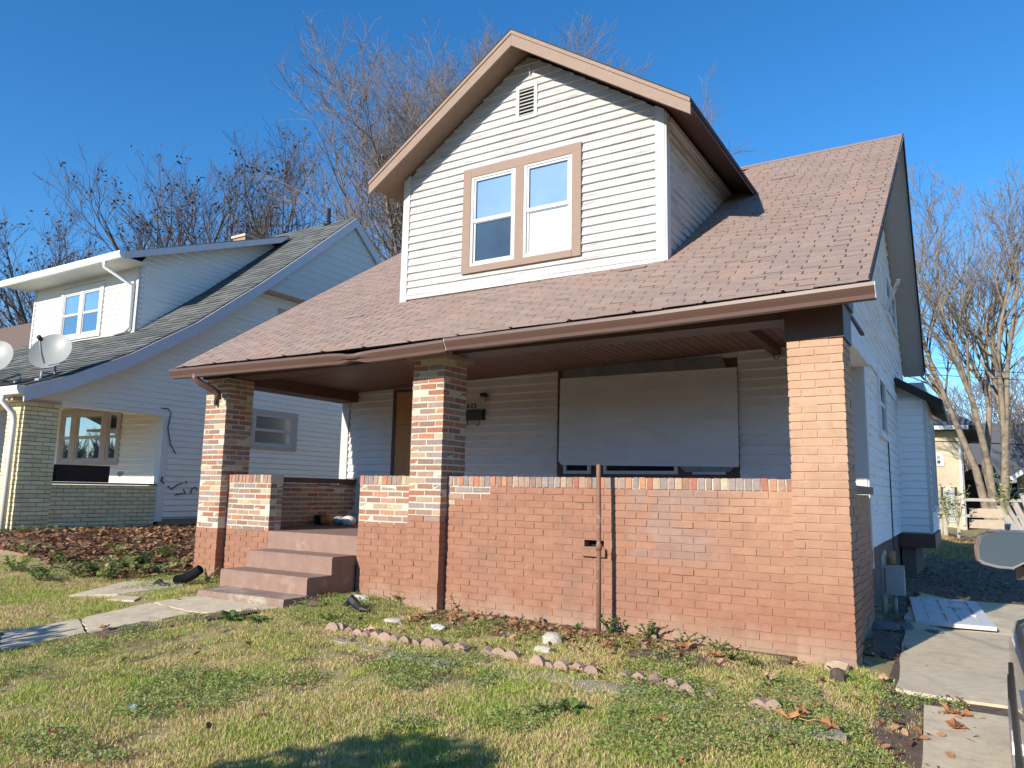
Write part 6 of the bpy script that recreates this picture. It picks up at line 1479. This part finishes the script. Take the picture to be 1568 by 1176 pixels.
# ================================================================== unseen shrubs added outside the frame to cast shadows on lawn and walk
def leafball(p, R_, H_, n, label):
    t = thing("shade_shrub", (p[0], p[1], float(gz(p[0], p[1]))), label, "shrub"); mb = MB(); st2 = MB(); zb_ = float(gz(p[0], p[1]))
    for i in range(14):
        a = rnd.uniform(0, 6.283); st2.tube([(p[0], p[1], zb_ - .1), (p[0] + .4 * R_ * math.cos(a), p[1] + .4 * R_ * math.sin(a), zb_ + H_ * .5), (p[0] + .8 * R_ * math.cos(a), p[1] + .8 * R_ * math.sin(a), zb_ + H_ * rnd.uniform(.7, .95))], [.03, .02, .006], 5)
    for i in range(n):
        a = rnd.uniform(0, 6.283); f = rnd.random() ** .4; h_ = rnd.uniform(.12, 1); rr = R_ * f * math.sqrt(max(.05, 1 - ((h_ - .45) / .6) ** 2)); c = Vector((p[0] + rr * math.cos(a), p[1] + rr * math.sin(a), zb_ + H_ * h_)); d = Vector((rnd.gauss(0, 1), rnd.gauss(0, 1), rnd.gauss(0, 1))).normalized() * .055; w_ = d.orthogonal().normalized() * .03; k = len(mb.v)
        mb.v += [tuple(c - d), tuple(c + w_), tuple(c + d), tuple(c - w_)]; mb.f.append((k, k + 1, k + 2, k + 3))
    st2.build("stem", M_barkd, t); mb.build("foliage", M_plant, t)
leafball((-2.35, -6.5), .85, 1.66, 2600, "unseen round leafy shrub added to shade the front lawn")
leafball((-6.9, -5.2), .75, 1.25, 800, "unseen thin leafy shrub added to shade the front walk")
# ================================================================== far woods all round
n = 26000; a = NR.uniform(0, 2 * np.pi, n); rr = NR.uniform(105, 150, n); bx_ = np.cos(a) * rr - 4; by_ = np.sin(a) * rr; hh = (7.5 + 6.0 * vnoise(a * 12, rr * .02, 1, 77)) * NR.uniform(.5, 1.0, n)
zz = NR.uniform(0, .55, n) * hh; le = NR.normal(0, .35, (n, 2)); base_ = np.stack([bx_, by_, zz - .5], -1); tip_ = base_ + np.stack([le[:, 0] * hh * .5, le[:, 1] * hh * .5, hh - zz], -1)
wv = np.stack([-np.sin(a), np.cos(a), np.zeros(n)], -1) * NR.uniform(.10, .32, n)[:, None]; k = np.arange(n) * 3
tw = np_object("far_woods", np.stack([base_ - wv, base_ + wv, tip_], 1).reshape(-1, 3), [np.stack([k, k + 1, k + 2], -1)], mat("far_wood", (0.16, 0.125, 0.10), .95, .3, .3), "stuff")
tag(tw, "grey-brown mass of bare woods far off beyond the houses", "woods", kind="stuff")
# ================================================================== across the street
for i, (hx, wcol, rcol, lb) in enumerate(((-22, (.30, .27, .24), (.09, .085, .085), "taupe house across the street from the neighbour"), (-9, (.42, .40, .36), (.14, .10, .08), "cream house across the street from the bungalow"), (4, (.24, .27, .30), (.08, .08, .09), "grey-blue house across the street from the driveway"))):
    hy = -36.0; t = thing("street_house", (hx, hy, -.35), lb, "house")
    MB().box(hx - 4.5, hx + 4.5, hy - 9, hy, -.5, 3.2).build("wall", mat("street_wall%d" % i, wcol, .8, .1), t)
    MB().prism([(hx - 5, hy + 1.2, 2.7), (hx - 5, hy - 4.3, 6.6), (hx - 5, hy - 9.6, 2.9)], (10, 0, 0)).build("roof", mat("street_roof%d" % i, rcol, .95, .15), t)
    for wx in (-2.6, 2.0): window(t, lambda u, q, z: (u, hy + q, z), hx + wx - .8, hx + wx + .8, .7, 2.3, M_trimwhite, M_trimwhite, 2, .1, (M_dim, M_dim), .08)
    MB().box(hx - .45, hx + .45, hy + .002, hy + .05, -.3, 1.9).build("door", M_brown, t)
for i, (tx, ty, h_) in enumerate(((-16, -33, 9), (-2, -38, 11), (9, -34, 9), (-30, -34, 10))):
    tree("bare_tree", ("bare street tree between the taupe and cream houses", "bare tree behind the cream house across the street", "bare street tree beyond the grey-blue house", "bare street tree beyond the taupe house")[i], (tx, ty, -.35), h_, 2.8, .22, 80 + i, 6, (.2, .7), M_barkd, dens=.7, twig=.01, levels=3)
print("single bricks", NBRICK[0])
